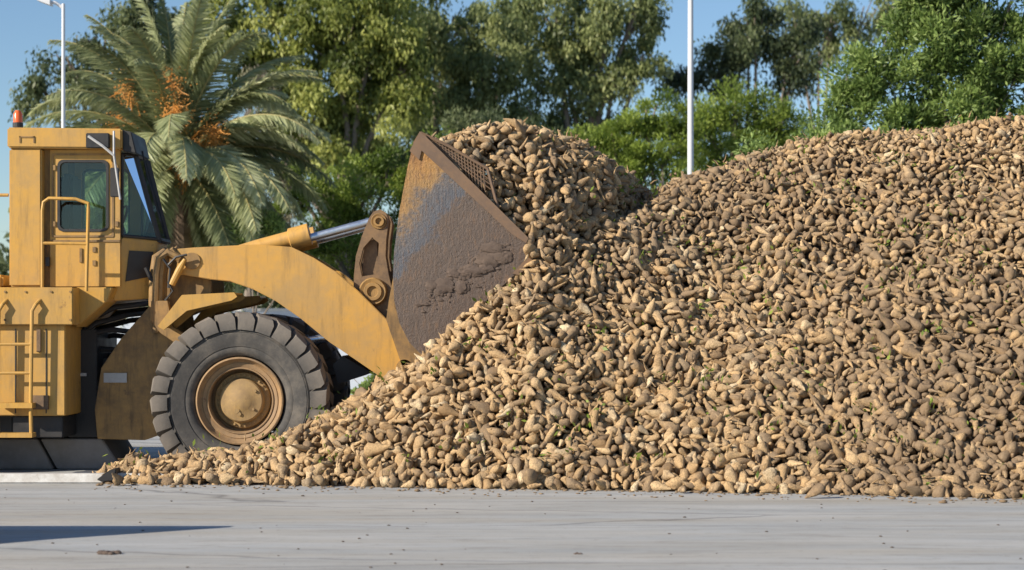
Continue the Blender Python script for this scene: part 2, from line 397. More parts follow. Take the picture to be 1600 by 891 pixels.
# thick dusty hose loom standing up beside the tower
bm = bmesh.new()
for k, (o1, o2) in enumerate(((0, 0), (7, 3), (-5, 2), (12, 5))):
    tube(bm, [P(244+o1, 520, .80+.03*k), P(243+o1, 470, .78+.03*k), P(244+o1, 430, .78+.03*k), P(248+o1, 404-o2, .80+.03*k), P(262+o1, 394-o2, .82+.03*k), P(282, 404+o2, .84+.03*k)], .045, 8)
ob('hose_loom', bm, M['yellow_dirty'], FFo, smooth=True)
bm = bmesh.new()
for k, pp in enumerate((((262, 415), (275, 402), (292, 398)), ((262, 440), (270, 455), (258, 470)), ((255, 405), (266, 420), (263, 450)))):
    tube(bm, [P(a, b, .76) for a, b in pp], .016, 6)
tube(bm, [P(228, 418, .76), P(236, 436, .77), P(243, 440, .78)], .03, 6)
ob('hose', bm, M['hose'], FFo, smooth=True)
bm = bmesh.new(); tube(bm, [P(289, 405, .78), P(281, 420, .78), P(268, 445, .78)], [.02, .042, .042], 10)
ob('strut', bm, M['yellow'], FFo, smooth=True)

# front fender
for near in (True, False):
    bm = bmesh.new(); F = XZ([(246, 510), (284, 461), (366, 457), (371, 464), (362, 470), (292, 486), (256, 516)], .15)
    y0, y1 = (.15, .8) if near else (2.2, 2.85)
    prism(bm, F, y0, y0+.02); prism(bm, F, y1-.02, y1)
    T = XZ([(246, 510), (284, 461), (366, 457), (366, 460), (285, 464), (249, 513)], .15); prism(bm, T, y0+.02, y1-.02)
    ob('fender', bm, M['yellow'], LOADER, bevel=.004)

# rear frame, platform, steps
bm = bmesh.new()
box(bm, X(-420, .25), X(118, .25), .12, 2.88, Z(508, .12), Z(449, .12))
prism(bm, XZ([(118, 449), (176, 449), (168, 470), (118, 512)], .45), .45, 2.55)
PLAT = ob('platform', bm, M['yellow'], LOADER, bevel=.012)
bm = bmesh.new(); box(bm, X(-60, .2), X(102, .2), .2, 2.8, Z(650, .2), Z(508, .2)+.0)
ob('tool_box', bm, M['yellow'], LOADER, bevel=.012)
bm = bmesh.new(); box(bm, X(20, .3), X(98, .3), .3, 2.7, Z(684, .3), Z(650, .3)-.003); box(bm, X(-460, .6), X(20, .6)-.004, .6, 2.4, Z(684, .6), Z(600, .6))
box(bm, X(104, .9), X(150, .9), .95, 2.05, Z(684, .9), Z(515, .9)); box(bm, X(150, 1.2), X(250, 1.2), 1.25, 1.75, Z(676, 1.2), Z(640, 1.2)); box(bm, X(150, 1.2), X(235, 1.2), 1.25, 1.75, Z(575, 1.2), Z(560, 1.2))
ob('rear_frame', bm, M['black'], LOADER, bevel=.01)
bm = bmesh.new()
for a in ([(120, 530), (150, 505), (200, 492), (240, 488)], [(118, 545), (140, 500), (180, 480), (232, 474)], [(110, 560), (150, 545), (200, 548), (240, 545)], [(150, 520), (175, 515), (215, 520), (240, 512)], [(125, 590), (160, 610), (170, 640), (200, 650)]):
    tube(bm, [P(x, y, .95+.2*random.random()) for x, y in a], .032, 8)
    tube(bm, [P(x+3, y+9, 1.5+.2*random.random()) for x, y in a], .032, 8)
ob('hydraulic_hose', bm, M['hose'], LOADER, smooth=True)
bm = bmesh.new(); boxpx(bm, 107, 135, 583, 588, .93, .95); ob('valve_block', bm, M['silver'], LOADER)
# engine hood going off to the left
bm = bmesh.new(); box(bm, X(-520, .7), X(4, .7), .7, 2.3, Z(449, .12)+.004, Z(436, .7)+.05); HOOD = ob('engine_hood', bm, M['yellow'], LOADER, bevel=.03)
bm = bmesh.new(); tube(bm, [(X(-250, 1.5), 1.5, Z(436, 1.5)), (X(-250, 1.5), 1.5, Z(225, 1.5))], .07, 12); ob('exhaust_pipe', bm, M['brown_metal'], HOOD, smooth=True)
bm = bmesh.new(); tube(bm, [P(-300, 305, .65), P(13, 305, .65)], .02, 8); tube(bm, [P(-300, 305, .65), P(-300, 440, .65)], .02, 8); ob('guard_rail', bm, M['yellow'], LOADER, smooth=True)
# ladder
bm = bmesh.new(); y = .06
for px in (50, -2):
    tube(bm, [P(px+16, 466, y+.1), P(px+6, 476, y), P(px, 486, y), P(px-1, 560, y), P(px-2, 640, y), P(px-1, 680, y)], .022, 8)
for r in (538, 583):
    tube(bm, [P(-4, r, y), P(49, r, y)], .018, 8)
boxpx(bm, -4, 50, 630, 638, y-.06, y+.12); boxpx(bm, -4, 50, 677, 684, y-.06, y+.12)
ob('ladder', bm, M['yellow'], LOADER, smooth=True)
bm = bmesh.new(); boxpx(bm, 57, 63, 515, 550, .17, .2); ob('latch', bm, M['brown_metal'], LOADER); bm = bmesh.new(); boxpx(bm, 50, 75, 618, 640, .16, .2); ob('step_bracket', bm, M['brown_metal'], LOADER)
for px, py, y in ((147, 390, .70), (147, 411, .70), (84, 262, .70), (84, 350, .70), (182, 262, .70), (182, 350, .70)):
    bm = bmesh.new(); boxpx(bm, px-2.5, px+2.5, py-4, py+4, y-.016, y-.002); ob('hinge', bm, M['yellow_dirty'], LOADER)
for px, py in ((8, 456), (40, 456), (80, 456), (110, 456), (8, 500), (110, 500)):
    bm = bmesh.new(); q = P(px, py, .12); tube(bm, [q, q+Vector((0, -.012, 0))], .014, 6); ob('bolt', bm, M['yellow_dirty'], LOADER)
for px in (72, 24):
    bm = bmesh.new(); boxpx(bm, px-.8, px+.8, 514, 646, .192, .199); ob('panel_seam', bm, M['black'], LOADER)
# handrail
bm = bmesh.new(); y = .32
tube(bm, [P(66, 449, y), P(66, 330, y), P(68, 316, y), P(76, 310, y), P(118, 311, y), P(138, 318, y), P(138, 330, y), P(135, 455, y)], .020, 8)
tube(bm, [P(66, 380, y), P(136, 381, y)], .018, 8)
ob('handrail', bm, M['yellow'], LOADER, smooth=True)

# cab
CY0, CY1 = .70, 1.92
CABO = empty('cab', (X(120, 1.5), 1.5, Z(448, .7))); CABO.parent = LOADER; CABO.matrix_parent_inverse = LOADER.matrix_world.inverted(); bpy.context.view_layer.update()
bm = bmesh.new(); prism(bm, XZ([(11, 199), (190, 201), (190, 233), (150, 232), (11, 231)], .56), .56, 2.0); ROOF = ob('roof', bm, M['yellow'], CABO, bevel=.018)
bm = bmesh.new(); prism(bm, XZ([(190, 203), (205, 206), (213, 240), (192, 236)], .62), .62, 1.42); ob('visor', bm, M['black'], CABO, bevel=.01)
bm = bmesh.new()
for a, b_, c_, d_ in ((30, 54, 213, 215), (30, 32, 213, 223), (52, 54, 213, 223)): boxpx(bm, a, b_, c_, d_, .550, .5595)
ob('roof_handle', bm, M['yellow_dirty'], ROOF)
bm = bmesh.new(); box(bm, X(14, .6), X(65, .6), .6, 1.96, Z(448, .6), Z(232, .6)); ob('rear_pillar', bm, M['yellow'], CABO, bevel=.02)
bm = bmesh.new(); box(bm, X(65, .72)+.003, X(80, .72), .74, .8, Z(448, .7), Z(233, .7)); ob('pillar_recess', bm, M['yellow_dirty'], CABO); bm = bmesh.new(); box(bm, X(65, .72)+.003, X(80, .72), 1.86, 1.92, Z(448, .7), Z(233, .7)); ob('pillar_recess', bm, M['yellow_dirty'], CABO)
def side_pts(px0, px1, py0, py1, r, y): return rrect(X(px0, y), X(px1, y), Z(py1, y), Z(py0, y), r)
for near in (True, False):
    y0, y1 = (.70, .75) if near else (1.87, 1.92)
    bm = bmesh.new(); outer = [(X(78, .7), Z(448, .7)), (X(188, .7), Z(448, .7)), (X(188, .7), Z(234, .7)), (X(78, .7), Z(234, .7))]
    inner = side_pts(90, 170, 250, 362, .07, .7)
    ring_plate(bm, outer, inner, y0, y1)
    D = ob('door', bm, M['yellow'], CABO, bevel=.004)
    bm = bmesh.new(); yo = y0-.012 if near else y1-.006
    ring_plate(bm, side_pts(90, 170, 250, 362, .07, .7), side_pts(94, 166, 254, 358, .055, .7), yo, yo+.018); ob('window_gasket', bm, M['black'], D)
    bm = bmesh.new(); prism(bm, side_pts(93, 167, 253, 359, .06, .7), (y0+y1)/2-.004, (y0+y1)/2+.004); ob('window_pane', bm, M['glass'], D)
    if near:
        bm = bmesh.new(); ring_plate(bm, side_pts(81, 178, 240, 371, .02, .7), side_pts(84, 175, 243, 368, .02, .7), y0-.010, y0-.002)
        boxpx(bm, 79, 187, 375, 378, .685, .698); boxpx(bm, 124, 128, 388, 410, .685, .698)
        ob('door_trim', bm, M['yellow_dirty'], D)
        bm = bmesh.new(); boxpx(bm, 71, 77, 402, 416, .66, .70); ob('door_handle', bm, M['black'], D)
# chamfered front quarter and slanted windscreen
def pt(px, py, y): return (X(px, .7), y, Z(py, .7))
def quad_pane(bm, a, b_, c_, d_, t=.006):
    a, b_, c_, d_ = map(Vector, (a, b_, c_, d_)); n = (b_-a).cross(c_-a).normalized()*t
    v = [bm.verts.new(p) for p in (a, b_, c_, d_)]+[bm.verts.new(p+n) for p in (a, b_, c_, d_)]
    for f in ((0, 1, 2, 3), (7, 6, 5, 4), (0, 4, 5, 1), (1, 5, 6, 2), (2, 6, 7, 3), (3, 7, 4, 0)): bm.faces.new([v[i] for i in f])
for near in (True, False):
    s = (lambda y: y) if near else (lambda y: 2.62-y)
    A, B, C_, E = pt(190, 240, s(.74)), pt(190, 368, s(.74)), pt(240, 372, s(.98)), pt(205, 240, s(.92))
    bm = bmesh.new(); quad_pane(bm, A, B, C_, E); ob('quarter_glass', bm, M['glass'], CABO)
    bm = bmesh.new()
    for p, q, r in ((A, B, .018), (B, C_, .02), (C_, E, .026), (E, A, .02)): tube(bm, [p, q], r, 6)
    ob('quarter_frame', bm, M['black'], CABO)
E0, E1, C0, C1 = pt(205, 238, .93), pt(205, 238, 1.50), pt(241, 373, .99), pt(241, 373, 1.56)
bm = bmesh.new(); quad_pane(bm, E0, C0, C1, E1); ob('windscreen', bm, M['glass'], CABO)
bm = bmesh.new()
for p, q in ((E0, C0), (C0, C1), (C1, E1), (E1, E0)): tube(bm, [p, q], .035, 6)
tube(bm, [pt(214, 232, 1.0), pt(222, 270, 1.0), pt(243, 345, 1.02)], .012, 6)
ob('windscreen_frame', bm, M['black'], CABO)
# lower front of the cab
bm = bmesh.new()
top = [pt(189, 371, .72), pt(239, 374, .98), pt(239, 374, 1.62), pt(189, 371, 1.90)]
bot = [pt(176, 470, .72), pt(232, 466, .98), pt(232, 466, 1.62), pt(176, 470, 1.90)]
tv = [bm.verts.new(p) for p in top]; bv = [bm.verts.new(p) for p in bot]
bm.faces.new(tv); bm.faces.new(bv[::-1])
for i in range(4): bm.faces.new((tv[i], bv[i], bv[(i+1) % 4], tv[(i+1) % 4]))
ob('front_panel', bm, M['yellow'], CABO, bevel=.012)
bm = bmesh.new()
def lerp3(a, b_, t): return Vector(a)+(Vector(b_)-Vector(a))*t
n = Vector((.45, -.9, 0)).normalized()*.012
q = [lerp3(lerp3(top[0], top[1], u), lerp3(bot[0], bot[1], u), w)+n for u, w in ((.25, .2), (.9, .2), (.9, .62), (.25, .7))]
quad_pane(bm, *q, t=.02); ob('vent', bm, M['black'], CABO)
# cab floor and interior
bm = bmesh.new(); box(bm, X(66, .8), X(187, .8), .78, 1.84, Z(449, .7)+.002, Z(440, .7)); ob('cab_floor', bm, M['black'], CABO)
bm = bmesh.new(); box(bm, X(88, .8), X(140, .8), 1.05, 1.6, Z(400, .8), Z(375, .8)); box(bm, X(84, .8), X(104, .8), 1.07, 1.58, Z(375, .8)+.003, Z(268, .8)); ob('operator_seat', bm, M['seat'], CABO, bevel=.04)
bm = bmesh.new()
c = Vector((X(190, 1.4), 1.3, Z(345, 1.4)))
pts = [c+Vector((.08*math.cos(a), .2*math.sin(a), .17*math.cos(a))) for a in (2*math.pi*k/20 for k in range(21))]
tube(bm, pts, .016, 6, cap=False); tube(bm, [c, c+Vector((.15, 0, -.5))], .03, 8); ob('steering_wheel', bm, M['black'], CABO)
# mirror and work lights
bm = bmesh.new(); boxpx(bm, 134, 170, 208, 231, .47, .555); ob('mirror_mount', bm, M['black'], CABO, bevel=.008); bm = bmesh.new(); boxpx(bm, 172, 186, 262, 308, .50, .53); ob('mirror', bm, M['black'], CABO, bevel=.008)
bm = bmesh.new(); tube(bm, [P(138, 213, .44), P(160, 228, .42), P(178, 243, .42)], .017, 6); tube(bm, [P(178, 205, .46), P(178, 243, .42), P(188, 312, .42)], .015, 6); ob('mirror_arm', bm, M['silver'], CABO)
bm = bmesh.new(); tube(bm, [P(28, 199, 1.2), P(28, 192, 1.2)], .062, 14); BB = ob('beacon', bm, M['black'], CABO)
bm = bmesh.new(); tube(bm, [P(28, 192, 1.2), P(28, 178, 1.2), P(28, 173, 1.2)], [.056, .054, .03], 14); ob('beacon_lens', bm, M['lens'], BB, smooth=True)

# lift arms
ARM = [(276, 389), (300, 387), (400, 382), (455, 386), (490, 403), (525, 425), (560, 455), (590, 485), (620, 515), (650, 552), (658, 572), (648, 592), (622, 600), (596, 590), (555, 562), (515, 535), (470, 498), (430, 470), (395, 452), (360, 440), (330, 437), (300, 432), (276, 428)]
def densify(poly, k=3):
    out = []; n = len(poly)
    for i in range(n):
        p0, p1, p2, p3 = (np.array(poly[(i+j-1) % n], float) for j in range(4))
        for t in np.linspace(0, 1, k, endpoint=False):
            out.append(tuple(.5*((2*p1)+(-p0+p2)*t+(2*p0-5*p1+4*p2-p3)*t*t+(-p0+3*p1-3*p2+p3)*t**3)))
    return out
ARMPX = ARM[:2]+ARM[2:]
for near in (True, False):
    y0, y1 = (.86, .98) if near else (2.02, 2.14)
    bm = bmesh.new(); prism(bm, XZ(ARMPX, .86), y0, y1)
    A = ob('lift_arm', bm, M['yellow_arm'], LOADER, bevel=.008)
    for px, py, r in ((300, 408, .10), (632, 575, .10)):
        bm = bmesh.new(); tube(bm, [(X(px, .86), y0-.02, Z(py, .86)), (X(px, .86), y1+.02, Z(py, .86))], r, 20)
        ob('arm_pin', bm, M['yellow_dirty'], A, smooth=True)
bm = bmesh.new(); tube(bm, [(X(545, .9), .98, Z(490, .9)), (X(545, .9), 2.02, Z(490, .9))], .16, 20); ob('cross_tube', bm, M['yellow_dirty'], LOADER, smooth=True)
# lift cylinders (dark, under the arms)
for y in (1.06, 1.94):
    bm = bmesh.new(); tube(bm, [(X(330, 1), y, Z(560, 1)), (X(470, 1), y, Z(535, 1))], .09, 14); L = ob('lift_cylinder', bm, M['black'], LOADER, smooth=True)
    bm = bmesh.new(); tube(bm, [(X(470, 1), y, Z(535, 1)), (X(545, 1), y, Z(520, 1))], .05, 12); ob('cylinder_rod', bm, M['chrome'], L, smooth=True)
# black bracket below the arm
bm = bmesh.new(); prism(bm, XZ([(520, 570), (535, 556), (552, 566), (580, 582), (560, 590), (528, 600)], 1.0), 1.0, 2.0); ob('stop_bracket', bm, M['black'], LOADER)
# tilt cylinders and bell cranks
for near in (True, False):
    y = 1.16 if near else 1.84
    w = lambda px, py: Vector((X(px, 1.16), y, Z(py, 1.16)))
    bm = bmesh.new(); tube(bm, [w(330, 410), w(400, 388), w(452, 374), w(454, 374), w(484, 366)], [.10, .10, .10, .135, .135], 18)
    T = ob('tilt_cylinder', bm, M['yellow_arm'], LOADER, smooth=True)
    bm = bmesh.new(); tube(bm, [w(484, 372), w(584, 345)], .048, 14); ob('cylinder_rod', bm, M['chrome'], T, smooth=True)
    y0, y1 = (1.02, 1.10) if near else (1.90, 1.98)
    BC = [(576, 342), (583, 331), (594, 327), (604, 333), (608, 345), (604, 375), (603, 400), (608, 430), (615, 460), (613, 485), (604, 498), (585, 492), (565, 475), (552, 458), (553, 430), (556, 400), (565, 370)]
    bm = bmesh.new(); hole = [(582, 372), (592, 380), (590, 410), (590, 428), (566, 432), (562, 412), (568, 388)]
    ring_plate(bm, XZ(BC, 1.02), XZ(hole, 1.02), y0, y1)
    ring_plate(bm, XZ(BC, 1.02), XZ(hole, 1.02), 1.24 if near else 1.68, 1.32 if near else 1.76)
    bm2 = None
    B = ob('bell_crank', bm, M['brown_metal'], LOADER, bevel=.006)
    bm = bmesh.new(); prism(bm, XZ([(569, 376), (588, 374), (591, 430), (565, 434)], 1.05), 1.12 if near else 1.80, 1.20 if near else 1.88); ob('crank_web', bm, M['brown_metal'], B)
    bm = bmesh.new()
    for px, py, r in ((583, 456, .17), (592, 346, .10)):
        c = (X(px, 1.02), (.93 if px == 583 else .98) if near else 2.07, Z(py, 1.02)); sg = 1 if near else -1
        if px == 592: ob('pivot_boss', bm, M['yellow_dirty'], B, smooth=True); bm = bmesh.new()
        lathe_y(bm, [(0, .03*sg), (r*.35, .03*sg), (r*.4, .0), (r*.62, .0), (r*.66, .03*sg), (r*.9, .02*sg), (r, .05*sg), (r, .3*sg)], c, 24)
    ob('pivot_boss', bm, M['yellow_dirty'], B, smooth=True)
    bm = bmesh.new(); prism(bm, XZ([(600, 478), (618, 470), (634, 500), (640, 540), (628, 548), (612, 515)], 1.2), 1.14 if near else 1.78, 1.22 if near else 1.86); ob('bucket_link', bm, M['yellow_arm'], LOADER, bevel=.01)

# bucket
BY0, BY1 = -.06, 3.06
PLATE = [(655, 207), (668, 222), (700, 254), (760, 312), (823, 372), (824, 404), (806, 428), (760, 470), (700, 527), (662, 558), (640, 536), (624, 505), (616, 470), (614, 430), (616, 390), (624, 330), (636, 265), (646, 222)]
pw = XZ(PLATE, BY0)
bm = bmesh.new(); prism(bm, pw, BY0, BY0+.035); bmesh.ops.triangulate(bm, faces=[f for f in bm.faces if len(f.verts) > 4])
BK = ob('bucket', bm, M['bucket'], LOADER)
bm = bmesh.new(); prism(bm, pw, BY1-.035, BY1); ob('far_side_plate', bm, M['bucket'], BK)
# shell: back and floor, following the plate edge
shell = [(655, 207), (646, 222), (636, 265), (624, 330), (616, 390), (614, 430), (616, 470), (624, 505), (640, 536), (662, 558), (700, 527), (760, 470), (812, 420)]
sw = XZ(shell, BY0); bm = bmesh.new(); cx, cz = X(700), Z(400)
inner = []
for (x, z) in sw:
    d = Vector((cx-x, cz-z)).normalized()*.04; inner.append((x+d.x, z+d.y))
for k in range(len(sw)-1):
    prism_pts = [sw[k], sw[k+1], inner[k+1], inner[k]]
    prism(bm, prism_pts, BY0+.036, BY1-.036)
ob('bucket_shell', bm, M['bucket_in'], BK)
# cutting edge with lip plate
bm = bmesh.new(); prism(bm, XZ([(800, 428), (824, 402), (830, 398), (833, 404), (812, 430)], BY0-.0), BY0-.015, BY1+.015); ob('cutting_edge', bm, M['bucket_in'], BK)
# edge reinforcement strips on near plate
bm = bmesh.new()
prism(bm, XZ([(640, 236), (656, 205), (664, 214), (655, 250)], BY0-.02), BY0-.02, BY0-.002)
prism(bm, XZ([(657, 208), (665, 213), (826, 372), (822, 380), (800, 366), (655, 232)], BY0-.028), BY0-.028, BY0-.0035)
ob('edge_strip', bm, M['bucket_in'], BK)
# spill guard: slanted bars rising above the near upper edge and along the back
bm = bmesh.new(); gy = BY0+.06
tube(bm, [P(657, 208, gy), P(700, 228, gy), P(762, 264, gy), P(775, 322, gy)], .02, 6)
for k in range(9):
    t = k/9; a = (665+95*t, 213+50*t); tube(bm, [P(a[0], a[1], gy), P(a[0]+4, 216+(a[0]+4-662)*.93, gy)], .009, 5)
for q in (.33, .66):
    tube(bm, [P(660+8*q, 208+14*q, gy), P(762+6*q, 264+40*q, gy)], .009, 5)
for k in range(12):
    y = BY0+.1+k*(BY1-BY0-.2)/11; tube(bm, [(X(655), y, Z(212)), (X(660), y, Z(185))], .014, 5)
tube(bm, [(X(660), BY0+.1, Z(186)), (X(660), BY1-.1, Z(186))], .02, 6)
bm.free(); bm = bmesh.new()
tube(bm, [P(657, 208, gy), P(700, 228, gy), P(762, 264, gy), P(778, 325, gy)], .02, 6)
for k in range(20):
    t = k/20; a = (662+98*t, 211+53*t); tube(bm, [P(a[0], a[1], gy), P(a[0]+3, 218+(a[0]+4-662)*.93, gy)], .0065, 5)
for q in (.2, .4, .6, .8):
    tube(bm, [P(662+8*q, 210+14*q, gy), P(762+6*q, 264+40*q, gy)], .0065, 5)
ob('spill_guard', bm, M['bucket_in'], BK)
# caked mud lumps
bm = bmesh.new()
for k in range(150):
    big = k < 16
    t = random.random()**.8; bx = 790-120*t+random.gauss(0, 10); by = 397+75*t**1.2+random.gauss(0, 10)
    if bx+by > 1200: continue
    sz = random.uniform(.05, .095) if big else random.uniform(.008, .03); c = P(bx, by, BY0-.002)
    r = bmesh.ops.create_icosphere(bm, subdivisions=3 if big else 1, radius=sz); sx, sz_ = random.uniform(.9, 1.7), random.uniform(.6, 1.1); o3 = Vector((k, 0, 0))
    for v in r['verts']:
        v.co = v.co*(1+.45*noise.noise(v.co*28+o3)); v.co = Vector((v.co.x*sx-.5*v.co.z*(sx-.9), v.co.y*(.28 if big else .6), v.co.z*sz_))+c
tag(ob('caked_mud', bm, M['mud'], BK, smooth=True), kind='stuff')
# back brackets of bucket
for y0 in (.84, 1.02, 1.9, 2.08):
    bm = bmesh.new(); prism(bm, XZ([(622, 395), (617, 480), (662, 558), (648, 580), (628, 570), (604, 500), (608, 470)], .9), y0, y0+.05)
    ob('bucket_bracket', bm, M['yellow_dirty'], BK)

Z206, Z384, XL0, XL1 = Z(206), Z(384), X(668), X(838)
LD0 = D0; D0 = 20.0
LOADER.location.y += LY
# ------------------------------------------------------------------ beet heap height field
def interp(x, pts): 
    xs, ys = zip(*pts); return np.interp(x, xs, ys)
def foot_y(px): return interp(px, [(100, -.40), (180, -.48), (400, -.62), (700, -.98), (1000, -1.32), (1300, -1.72), (1600, -2.2), (2200, -2.9)])
# skyline heights (world z) of the main heap along px at its crest
def crest_z(px):
    return interp(px, [(150, .0), (200, .14), (240, .16), (310, .27), (400, .34), (450, .44), (520, .70), (570, .88), (600, 1.0), (650, 1.22), (700, 1.62), (760, 2.15), (830, 2.5), (900, 2.72), (970, 2.92), (1015, 3.12), (1040, 3.42), (1060, 3.56), (1150, 3.80), (1250, 4.10), (1350, 4.22), (1450, 4.28), (1540, 4.36), (1650, 4.44), (2200, 4.5)])
def slope(px): return interp(px, [(150, .7), (500, 1.0), (620, 1.15), (700, 1.35), (860, 1.42), (960, 1.15), (1030, .98), (1100, .88), (1600, .82)])
def pxof(x, y): return x*FPX/(D0+y)+800
def wob(x, y, s, seed=0):
    return np.array([noise.noise(Vector((a*s, b*s, seed))) for a, b in zip(np.ravel(x), np.ravel(y))]).reshape(np.shape(x))
def height(x, y):
    x = np.asarray(x, float); y = np.asarray(y, float)
    px = pxof(x, y); s = y-foot_y(px)
    a = slope(px)*s; c = crest_z(px)
    k = .10+.10*np.clip(c/4, 0, 1)
    h = -k*np.log(np.exp(-a/k)+np.exp(-c/k))+k*np.log(1+np.exp(-c/k))*np.exp(-np.clip(s, 0, 9))
    # tail in front of the loader's wheel is only a strip
    back = interp(px, [(150, .3), (440, .5), (540, .7), (620, 2.9), (700, 4.5), (1100, 5.2), (2000, 5.5)])
    h = h-np.clip(y-back, 0, 9)*1.0
    # mound behind and right of the bucket
    M_ = interp(px, [(640, 2.0), (700, 3.2), (760, 3.8), (820, 4.0), (880, 3.96), (940, 3.82), (985, 3.62), (1012, 3.42), (1035, 2.7), (1060, 1.0)])
    yc = interp(px, [(820, 1.75), (870, 1.85), (940, 2.3), (985, 2.9), (1020, 3.6), (1100, 4.4)])
    m = M_-(.55*np.clip(yc-y, 0, .5)+1.5*np.clip(yc-y-.5, 0, 9))-.9*np.clip(y-yc-.5, 0, 9)
    h = np.where(px > 826, np.maximum(h, m), h)
    h = h+np.where(h > .3, .10, .03)*wob(x, y, 1.3)+np.where(h > .3, .05, 0)*wob(x, y, 3.1, 5)
    # hollow under the bucket floor
    return h
def load_height(x, y):
    "bucket load: above the upper edge line of the bucket, heaped towards the middle"
    y = y-LY; pxn = x*FPX/LD0+800
    edge = Z206-(pxn-655)*(Z206-Z384)/(823-655)
    d = np.minimum(y-BY0, BY1-y)
    g = np.clip(d-.04-1.1*np.clip((pxn-812)/141, 0, 2), 0, 9)
    top = interp(pxof(x, y+LY), [(645, 3.72), (700, 3.86), (740, 4.04), (810, 4.10), (860, 4.02)])
    z = edge-.06+g*(1.0+.012*np.clip(pxn-700, 0, 200)*.6)
    return np.minimum(z, top)+.05*wob(x, y, 2.0, 9)

def beet_template(seed, nr=9, ns=9):
    r = random.Random(seed); L = r.uniform(.20, .30); R = r.uniform(.054, .078)
    if seed % 5 == 0: L *= .66; R *= 1.1
    if seed % 4 == 1: L *= 1.2; R *= .76
    if seed % 7 == 3: L *= 1.0; R *= .55
    prof = [(0, .0), (.02, .50), (.07, .80), (.18, 1.0), (.34, .97), (.52, .78), (.68, .52), (.82, .33), (.91, .20), (.96, .05)]
    if seed % 3 == 0: prof = prof[:7]+[(.76, .44), (.79, .30), (.80, .02)]
    V = []; bx, by = r.uniform(-.42, .42), r.uniform(-.42, .42); ph = r.uniform(0, 6); gro = r.uniform(.05, .2); sq = r.uniform(.8, 1.0)
    for (t, rr) in prof:
        off = np.array([bx*t*t*L, by*t*t*L]); 
        for k in range(ns):
            a = 2*math.pi*k/ns+.5*t*bx*4
            q = R*rr*(1+gro*math.cos(2*a+ph)+.06*math.sin(3*a+ph*2+4*t)+.19*(r.random()-.5)*2)
            V.append((off[0]+q*math.cos(a), off[1]+q*math.sin(a)*sq, (t-.38)*L))
    F = []
    for i in range(len(prof)-1):
        for k in range(ns):
            F.append((i*ns+k, i*ns+(k+1) % ns, (i+1)*ns+(k+1) % ns, (i+1)*ns+k))
    soil = [max(0, .45-abs(t-.0)*1.0)+.25*(r.random()) for (t, rr) in prof for k in range(ns)]
    return np.array(V), np.array(F), np.array(soil)
TPL = [beet_template(s) for s in range(60)]
def rand_rot(n, tilt=.55, rng=RNG):
    "rotation whose z axis (root axis) lies roughly in the surface with normal n"
    n = n/np.linalg.norm(n); r = rng.normal(size=3); t = r-n*r.dot(n); t /= np.linalg.norm(t)
    d = t+n*rng.normal()*tilt; d /= np.linalg.norm(d)
    u = np.cross(d, rng.normal(size=3)); u /= np.linalg.norm(u); w = np.cross(d, u)
    return np.stack([u, w, d], 1)
class Grid:
    def __init__(s, r): s.r = r; s.g = {}
    def ok(s, p):
        k = tuple(int(math.floor(c/s.r)) for c in p)
        for i in (-1, 0, 1):
            for j in (-1, 0, 1):
                for l in (-1, 0, 1):
                    for q in s.g.get((k[0]+i, k[1]+j, k[2]+l), ()):
                        if (q[0]-p[0])**2+(q[1]-p[1])**2+(q[2]-p[2])**2 < s.r*s.r: return False
        s.g.setdefault(k, []).append(p); return True
def soilness(px, py):
    "large patches with more soil on the roots"
    return 0
def scatter(fn, x0, x1, y0, y1, n, layers, valid):
    out = []
    for (off, r) in layers:
        g = Grid(r); xs = RNG.uniform(x0, x1, n); ys = RNG.uniform(y0, y1, n); e = .06
        h = fn(xs, ys); hx = (fn(xs+e, ys)-fn(xs-e, ys))/(2*e); hy = (fn(xs, ys+e)-fn(xs, ys-e))/(2*e)
        for i in range(n):
            nr = np.array([-hx[i], -hy[i], 1.0]); nr /= np.linalg.norm(nr)
            p = np.array([xs[i], ys[i], h[i]])+nr*(off+RNG.normal()*.018)
            if h[i] < .015 or p[2] < .03: 
                if h[i] < .015: continue
                p[2] = max(p[2], .05)
            if not valid(p, h[i]): continue
            if off > -.01 and fn is height and RNG.random() < hole(p): continue
            if not g.ok(tuple(p)): continue
            out.append((p, nr, off))
    return out
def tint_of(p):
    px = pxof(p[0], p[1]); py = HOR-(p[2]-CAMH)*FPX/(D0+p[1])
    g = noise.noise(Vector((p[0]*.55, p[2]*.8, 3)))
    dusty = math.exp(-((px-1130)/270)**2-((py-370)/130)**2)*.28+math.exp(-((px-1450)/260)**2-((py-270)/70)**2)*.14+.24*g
    dark = (1/(1+math.exp(-(px-1330)/60)))*(1/(1+math.exp(-(py-430)/50)))  # beets get darker towards the heap's lower right, carried in the soil attribute
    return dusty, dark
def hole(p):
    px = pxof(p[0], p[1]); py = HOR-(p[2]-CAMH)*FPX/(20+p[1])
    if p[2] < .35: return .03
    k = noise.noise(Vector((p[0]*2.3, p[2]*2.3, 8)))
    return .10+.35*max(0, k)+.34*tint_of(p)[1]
def in_loader(p, h):
    x, y, z = p[0], p[1]-LY, p[2]
    if -.02 < y < .80 or 2.2 < y < 3.05:
        if math.hypot(x-WC[0], z-WC[2]) < WR+.06: return False
    pxn = x*FPX/LD0+800
    if BY0-.07 < y < BY1+.07 and inside(pxn, HOR-(z-CAMH)*FPX/LD0, PLATE, 6): return False
    return True
def inside(px, py, poly, grow=0):
    c = False; n = len(poly)
    for i in range(n):
        (x1, y1), (x2, y2) = poly[i], poly[(i+1) % n]
        if (y1 > py) != (y2 > py) and px < (x2-x1)*(py-y1)/(y2-y1)+x1: c = not c
    return c
def vis_heap(p, h):
    px = pxof(p[0], p[1])
    if px < 150 or px > 2000: return False
    if px < 560 and p[1] > 1.3: return False
    return in_loader(p, h)
